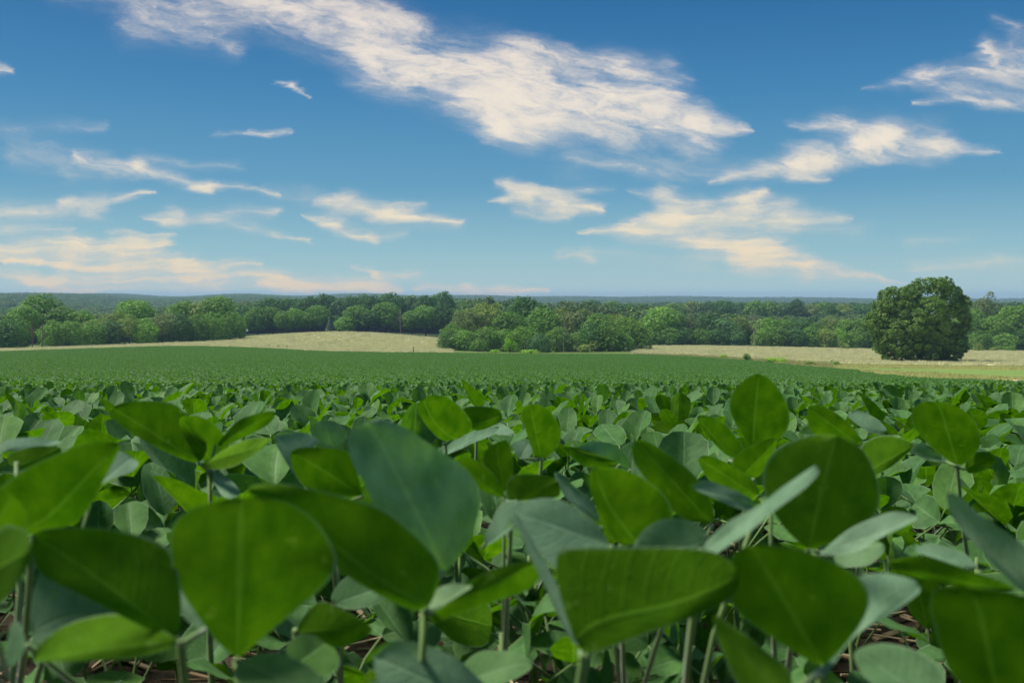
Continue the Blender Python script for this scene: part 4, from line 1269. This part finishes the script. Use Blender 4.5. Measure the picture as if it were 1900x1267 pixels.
bare_tree(60, 585, 34, 316, (.20, .13, .09), 'leafless dead tree with a reddish brown trunk before the left tree row')
bare_tree(78, 592, 30, 318, (.26, .22, .18), 'thin grey leafless tree beside the reddish dead trunk at the left')
bare_tree(744, 572, 34, 466, (.30, .26, .24), 'pale grey leafless tree behind the pale mound')
bare_tree(1400, 574, 40, 408, (.36, .30, .26), 'pale forked leafless tree before the right tree line')
bare_tree(1282, 574, 30, 418, (.26, .20, .19), 'greyish purple leafless tree at left of the forked pale one')
bare_tree(1046, 592, 30, 300, (.42, .37, .30), 'whitish leaning bare limbs in the centre tree clump')
bare_tree(897, 600, 22, 296, (.24, .18, .12), 'slim brown bare trunk in the left half of the centre clump')
bare_tree(1070, 612, 20, 296, (.32, .28, .22), 'short thin bare trunk right of the whitish bare limbs')

# blue spruce: whorls of drooping sprays
rs = np.random.RandomState(5)
n = 2600
t = rs.rand(n) ** .7
zz = 12.0 * (1 - t) + .4
ra = 3.2 * t * (.75 + .3 * np.abs(np.sin(zz * 4.2))) * rs.uniform(.6, 1.05, n)
an = rs.uniform(0, 6.28, n)
P = np.stack([np.cos(an) * ra, np.sin(an) * ra, zz - ra * .18], 1)
Nn = unit(np.stack([np.cos(an) * .5, np.sin(an) * .5, np.full(n, .8)], 1) + rs.normal(size=(n, 3)) * .35)
Vq, Fq = leaf_quads(P, Nn, .5, rs, None)
me_spruce = make_mesh('spruce_crown', Vq, Fq, [M_CROWN], False, None, {'shade': rs.rand(n)})
d = 466
x = (613 - HX) / F * d
e = link('spruce_tree', None, None, (x, d, zat(x, d)), label='small silvery blue spruce at the far edge of the pale mound', category='tree')
e.scale = (.85, .85, .72)
c = link('crown', me_spruce, e)
c.color = (.13, .18, .16, 1)
t_ = link('trunk', TRUNKS[0], e)
t_.color = (.12, .10, .08, 1)
t_.scale = (.6, .6, .8)

# sapling and bushes
def bush_mesh(seed, n=900):
    r = np.random.RandomState(seed)
    L = [(r.uniform(-.6, .6), r.uniform(-.5, .5), r.uniform(.35, 1.0), r.uniform(.35, .6), r.uniform(.3, .5)) for _ in range(9)]
    return crown_mesh('bush_foliage', seed, L, n, .16)


BUSH = [bush_mesh(300 + k) for k in range(4)]


def bush(px, d, wpx, h, tint, label, name='bush'):
    x = (px - HX) / F * d
    e = link(name, None, None, (x, d, zat(x, d) + .1), label=label, category='bush')
    e.scale = (wpx / F * d / 2.0, wpx / F * d / 2.0, h / 1.4)
    e.rotation_euler = (0, 0, tr.uniform(0, 6.28))
    c = link('foliage', BUSH[tr.randint(4)], e)
    c.color = (*tint, 1)
    s = MB()
    for q in range(4):
        a = q * 1.6 + .3
        s.tube([(0, 0, -.2), (math.cos(a) * .12, math.sin(a) * .12, .35), (math.cos(a) * .35, math.sin(a) * .35, .8)], [.04, .03, .012], 5)
    st = link('stem', s.mesh('bush_stem', [M_BARK]), e)
    st.color = (.12, .09, .06, 1)


bush(946, 288, 24, 5.2, TINT['yellow green'], 'bright yellow green sapling at the foot of the centre tree clump', 'sapling')
for px, d, w, h, ti, lb in [
        (1000, 290, 30, 4.5, K, 'blue green round bush just right of the bright sapling'), (885, 290, 34, 3.8, A, 'mid green bush at the left foot of the centre clump'),
        (1090, 300, 40, 3.2, O, 'olive low bush at the foot of the centre clump, right part'), (920, 262, 22, 1.0, 'yellow green', 'low yellowish weeds left of the sapling at the crop edge'),
        (985, 262, 40, 1.1, 'yellow green', 'long low yellowish weeds right of the sapling at the crop edge'),
        (498, 266, 5, 1.0, O, 'tiny brownish shrub on the pale field edge, leftmost of three'), (517, 264, 4, .9, O, 'tiny brownish shrub on the pale field edge, middle of three'),
        (533, 262, 4, .9, A, 'tiny shrub on the pale field edge, rightmost of three'),
        (1386, 182, 18, 1.5, A, 'small green shrub at the crop edge before the right meadow'), (1442, 172, 44, 1.1, 'yellow green', 'bright low weeds along the crop edge before the right meadow'),
        (1500, 160, 30, .9, O, 'brownish low weeds at the crop edge, right of the bright ones'), (1340, 200, 20, 1.0, 'yellow green', 'small yellowish weeds left of the green edge shrub'),
        (1550, 176, 18, .9, A, 'low green tuft in the pale meadow left of the big tree'),
        (1817, 384, 24, 3.6, O, 'round olive bush at the meadow edge right of the big tree'), (1845, 386, 16, 2.4, O, 'small brownish bush beside the round olive bush'),
        (1876, 384, 18, 3.4, A, 'green bush at the meadow edge near the right border'), (1566, 400, 20, 3.6, O, 'brownish bush at the foot of the right tree line, left of the big tree')]:
    bush(px, d, w, h, TINT[ti], lb)

# the big lone tree
BD = 232.0
bx = (1705 - HX) / F * BD
bz = zat(bx, BD)
pxm = BD / F
big = []
br = np.random.RandomState(77)
# (photo px offset from the trunk, photo y) -> lobes round the crown, several deep
LOB = [  # photo column, photo row, radius in photo pixels
    (1722, 526, 17), (1748, 524, 16), (1735, 540, 24), (1762, 540, 19), (1706, 540, 20), (1776, 558, 18), (1650, 548, 18), (1668, 541, 16), (1636, 562, 17), (1684, 550, 20),
    (1622, 584, 15), (1613, 600, 10), (1640, 586, 24), (1668, 575, 26), (1700, 568, 28), (1735, 570, 30), (1765, 578, 24), (1785, 588, 14), (1792, 602, 9), (1628, 606, 16),
    (1652, 608, 26), (1682, 600, 28), (1714, 602, 30), (1746, 606, 28), (1774, 610, 18), (1640, 628, 18), (1660, 634, 22), (1690, 632, 26), (1722, 634, 28), (1752, 634, 22), (1776, 628, 16), (1784, 640, 10),
    (1644, 646, 14), (1662, 652, 15), (1684, 652, 14), (1730, 652, 16), (1756, 652, 15), (1772, 650, 11), (1642, 660, 8), (1656, 663, 7), (1676, 661, 7), (1744, 662, 8), (1764, 661, 8), (1704, 655, 13)]
for px_, py, r in LOB:
    ox = px_ - 1705
    for q in range(3):
        depth = br.uniform(-1, 1) * max(20, 78 - abs(ox) * .7) * pxm
        if q == 0:
            depth = -abs(depth) * .9
        big.append((ox * pxm * br.uniform(.94, 1.03), depth, (669 - py) * pxm + br.uniform(-.4, .4), r * pxm * br.uniform(.74, .98), r * pxm * br.uniform(.62, .86)))
e = link('big_tree', None, None, (bx, BD, bz), label='very large dense dark green broadleaf tree standing alone in the meadow at the right', category='tree')
c = link('crown', crown_mesh('big_tree_crown', 78, big, 72000, .44, .3), e)
c.color = (.116, .205, .034, 1)
tm = MB()
tm.tube([(0, 0, -.5), (0, 0, .3), (.05, 0, 2), (.2, 0, 6), (.1, 0, 13)], [.95, .72, .6, .45, .12], 12)
for q in range(11):
    a = q * 2.4
    zb = 1.2 + q * .75
    d3 = np.array((math.cos(a), math.sin(a), .55))
    tm.tube([np.array((.05, 0, zb)), np.array((.05, 0, zb)) + d3 * 3.2, np.array((.05, 0, zb)) + d3 * 6.6 + (0, 0, .8)], [.28, .18, .06], 7)
t_ = link('trunk', tm.mesh('big_tree_trunk', [M_BARK]), e)
t_.color = (.06, .05, .04, 1)

# fence post and bird box at the field edges
m_wood, g, out = mat('weathered_wood')
tcn = g.n('ShaderNodeTexCoord')
p = principled(g, g.ramp(g.noise(g.v('MULTIPLY', tcn.outputs['Object'], (20, 20, 2)), 1, 4), [(.3, (.05, .04, .035)), (.7, (.12, .10, .085))]), .9, .1)
g.nt.links.new(p.outputs[0], out.inputs[0])
m_white, g, out = mat('white_paint')
p = principled(g, (.78, .78, .75), .5, .4)
g.nt.links.new(p.outputs[0], out.inputs[0])


def box(mb, x0, x1, y0, y1, z0, z1, mi=0):
    V = [(x, y, z) for z in (z0, z1) for x, y in ((x0, y0), (x1, y0), (x1, y1), (x0, y1))]
    mb.add(V, [(3, 2, 1, 0), (4, 5, 6, 7), (0, 1, 5, 4), (1, 2, 6, 5), (2, 3, 7, 6), (3, 0, 4, 7)], None, mi)


x = (767 - HX) / F * 238
mb = MB()
mb.tube([(0, 0, -.3), (0, 0, 1.0), (.03, 0, 1.55), (.03, 0, 1.6)], [.11, .10, .09, .04], 8)
link('fence_post', mb.mesh('fence_post', [m_wood]), None, (x, 238, zat(x, 238)), label='short dark wooden fence post at the edge of the pale mound', category='post')
x = (458 - HX) / F * 452
e = link('bird_house', None, None, (x, 452, zat(x, 452)), label='tiny white bird house on a pole beside the left tree row', category='bird house')
mb = MB()
mb.tube([(0, 0, -.3), (0, 0, 2.6)], [.05, .05], 6)
link('pole', mb.mesh('bird_house_pole', [m_wood]), e)
mb = MB()
box(mb, -.45, .45, -.35, .35, 2.6, 3.3)
link('box', mb.mesh('bird_house_box', [m_white], False), e)
mb = MB()
mb.add([(-.55, -.45, 3.302), (.55, -.45, 3.302), (.55, .45, 3.302), (-.55, .45, 3.302), (0, -.45, 3.7), (0, .45, 3.7)],
       [(3, 2, 1, 0), (0, 1, 4), (2, 3, 5), (1, 2, 5, 4), (3, 0, 4, 5)])
link('roof', mb.mesh('bird_house_roof', [m_white], False), e)

# ------------------------------------------------------------------ grasses of the pale fields, forest beyond
m_gr, g, out = mat('ripe_grass_blades')
oi = g.n('ShaderNodeObjectInfo')
sa = g.n('ShaderNodeAttribute', attribute_name='shade')
cc = g.ramp(sa.outputs['Fac'], [(0, (.48, .50, .24)), (.5, (.59, .57, .33)), (1, (.68, .65, .44))])
cc = g.mix(g.m('MULTIPLY', g.sstep(oi.outputs['Random'], .8, 1.0), .5), cc, (.24, .28, .07, 1))
p = principled(g, cc, .8, .15)
tl = g.n('ShaderNodeBsdfTranslucent')
g.put(tl.inputs[0], cc)
mx = g.n('ShaderNodeMixShader')
mx.inputs[0].default_value = .3
g.nt.links.new(p.outputs[0], mx.inputs[1])
g.nt.links.new(tl.outputs[0], mx.inputs[2])
g.nt.links.new(mx.outputs[0], out.inputs[0])
gs = []
for k in range(4):
    r = np.random.RandomState(k + 40)
    mb = MB()
    for q in range(70):
        a = r.uniform(0, 6.28)
        p0 = np.array((r.uniform(-.75, .75), r.uniform(-.75, .75), 0))
        w = np.array((math.cos(a), math.sin(a), 0)) * r.uniform(.015, .035)
        h = r.uniform(.35, .95)
        le = np.array((r.uniform(-.2, .2), r.uniform(-.2, .2), h))
        mb.add([p0 - w, p0 + w, p0 + le * .7 + w, p0 + le * .7 - w, p0 + le], [(0, 1, 2, 3), (3, 2, 4)], None, 0, r.rand())
    gs.append(source('grass_source', mb.mesh('grass_source', [m_gr], False)))
rs = np.random.RandomState(12)
P = []
for _ in range(64000):
    d = 190 + 275 * rs.rand() ** .8
    px = rs.uniform(-500, 2500)
    u = (px - HX) / F
    if px < 838:
        lim = float(np.interp(px, [-1400, 0, 430, 470, 840], [325, 325, 384, 462, 462]))
        if not (soy_edge(px) + 3 < d < lim):
            continue
    elif px > 1175:
        if not (wheat_near(px) < d < 412):
            continue
    else:
        continue
    P.append((u * d, d))
P = np.array(P)
n = len(P)
sc = rs.uniform(.7, 1.25, n)
gn_scatter('ripe_grass', gs, np.stack([P[:, 0], P[:, 1], zfun(P[:, 0], P[:, 1]) + .1], 1), rs.uniform(0, 6.28, n), np.stack([sc, sc, sc * rs.uniform(.4, .7, n)], 1), rs.randint(0, 4, n))
# short uneven grass on the verge
m_vg = m_gr.copy()
m_vg.name = 'verge_grass_blades'
for nd_ in m_vg.node_tree.nodes:
    if nd_.type == 'VALTORGB':
        for el, c in zip(nd_.color_ramp.elements, ((.24, .34, .07), (.42, .42, .15), (.62, .54, .27))):
            el.color = (*c, 1)
vs = []
for o_ in gs:
    me = o_.data.copy()
    me.materials.clear()
    me.materials.append(m_vg)
    vs.append(source('verge_source', me))
P = []
for _ in range(30000):
    px = rs.uniform(1180, 2400)
    a, b = soy_edge(px) + 1, wheat_near(px) + 3
    if px > 1672:
        a = soy_edge(px) + float(np.interp(px, [1672, 1780, 1900, 2400], [2, 16, 30, 34])) + 2
    d = rs.uniform(a, b)
    if rs.rand() > (.0 if green_a(px) - 2 < d < green_b(px) and px > 1540 else .8):
        continue
    P.append(((px - HX) / F * d, d))
P = np.array(P)
n = len(P)
sc = rs.uniform(.5, 1.1, n)
gn_scatter('verge_grass', vs, np.stack([P[:, 0], P[:, 1], zfun(P[:, 0], P[:, 1])], 1), rs.uniform(0, 6.28, n), np.stack([sc, sc, sc * rs.uniform(.25, .6, n) * np.where(P[:, 0] / P[:, 1] * F + HX > 1540, .5, 1.0)], 1), rs.randint(0, 4, n))

# forest: crowns on the low ground and on the ridges
fs = []
ft = [(.085, .155, .042), (.055, .125, .040), (.11, .19, .045), (.11, .155, .058), (.065, .14, .052), (.095, .18, .042)]
for k in range(6):
    m = M_CROWN.copy()
    m.name = 'forest_foliage'
    for nd_ in m.node_tree.nodes:
        if nd_.type == 'OBJECT_INFO':
            oin = nd_
    rgb = m.node_tree.nodes.new('ShaderNodeRGB')
    rgb.outputs[0].default_value = (*ft[k], 1)
    for l_ in list(m.node_tree.links):
        if l_.from_node == oin:
            m.node_tree.links.new(rgb.outputs[0], l_.to_socket)
    me = crown_mesh('forest_source', 800 + k, lobes_for('round', 820 + k), 1500, 1.05)
    me.materials.clear()
    me.materials.append(m)
    fs.append(source('forest_source', me))
rs = np.random.RandomState(99)
P, S = [], []
for d0, d1, sp in ((500, 1000, 8.5), (1000, 1700, 11.0), (1700, 2700, 13.0), (2700, 4700, 17.0)):
    ys = np.arange(d0, d1, sp * .9)
    for y in ys:
        xs = np.arange(-.66 * y, .66 * y, sp)
        xs = xs + rs.uniform(-.45, .45, len(xs)) * sp
        P.append(np.stack([xs, y + rs.uniform(-.45, .45, len(xs)) * sp], 1))
        S.append(np.full(len(xs), sp))
P, S = np.concatenate(P), np.concatenate(S)
okm = ~((P[:, 1] < 640) & (P[:, 0] / P[:, 1] * F + HX > 430) & (P[:, 0] / P[:, 1] * F + HX < 860) & (P[:, 1] < 600))
P, S = P[okm], S[okm]
n = len(P)
w = S / 8.0 * rs.uniform(.7, 1.35, n)
h = rs.uniform(.7, 1.3, n) * np.where(P[:, 1] > 1300, .72, .95) * (1 + .25 * np.sin(P[:, 0] * .013 + P[:, 1] * .004))
print('forest', n)
gn_scatter('far_forest', fs, np.stack([P[:, 0], P[:, 1], zfun(P[:, 0], P[:, 1]) - 1.5], 1), rs.uniform(0, 6.28, n), np.stack([w, w, h], 1), rs.randint(0, 6, n))

# ------------------------------------------------------------------ air
m_haze = bpy.data.materials.new('haze')
m_haze.use_nodes = True
g = NG(m_haze.node_tree)
out = g.n('ShaderNodeOutputMaterial')
pv = g.n('ShaderNodeVolumePrincipled')
pv.inputs['Color'].default_value = (.45, .68, .95, 1)
pv.inputs['Density'].default_value = 1.4e-4
g.nt.links.new(pv.outputs[0], out.inputs['Volume'])
zlo, zhi = float(_Z.min()) - 1, max(float(_Z.max()) + 26, 12)
mb = MB()
box(mb, -8200, 8200, -40, 7000, zlo, zhi)
link('haze', mb.mesh('haze', [m_haze], False), kind='stuff')
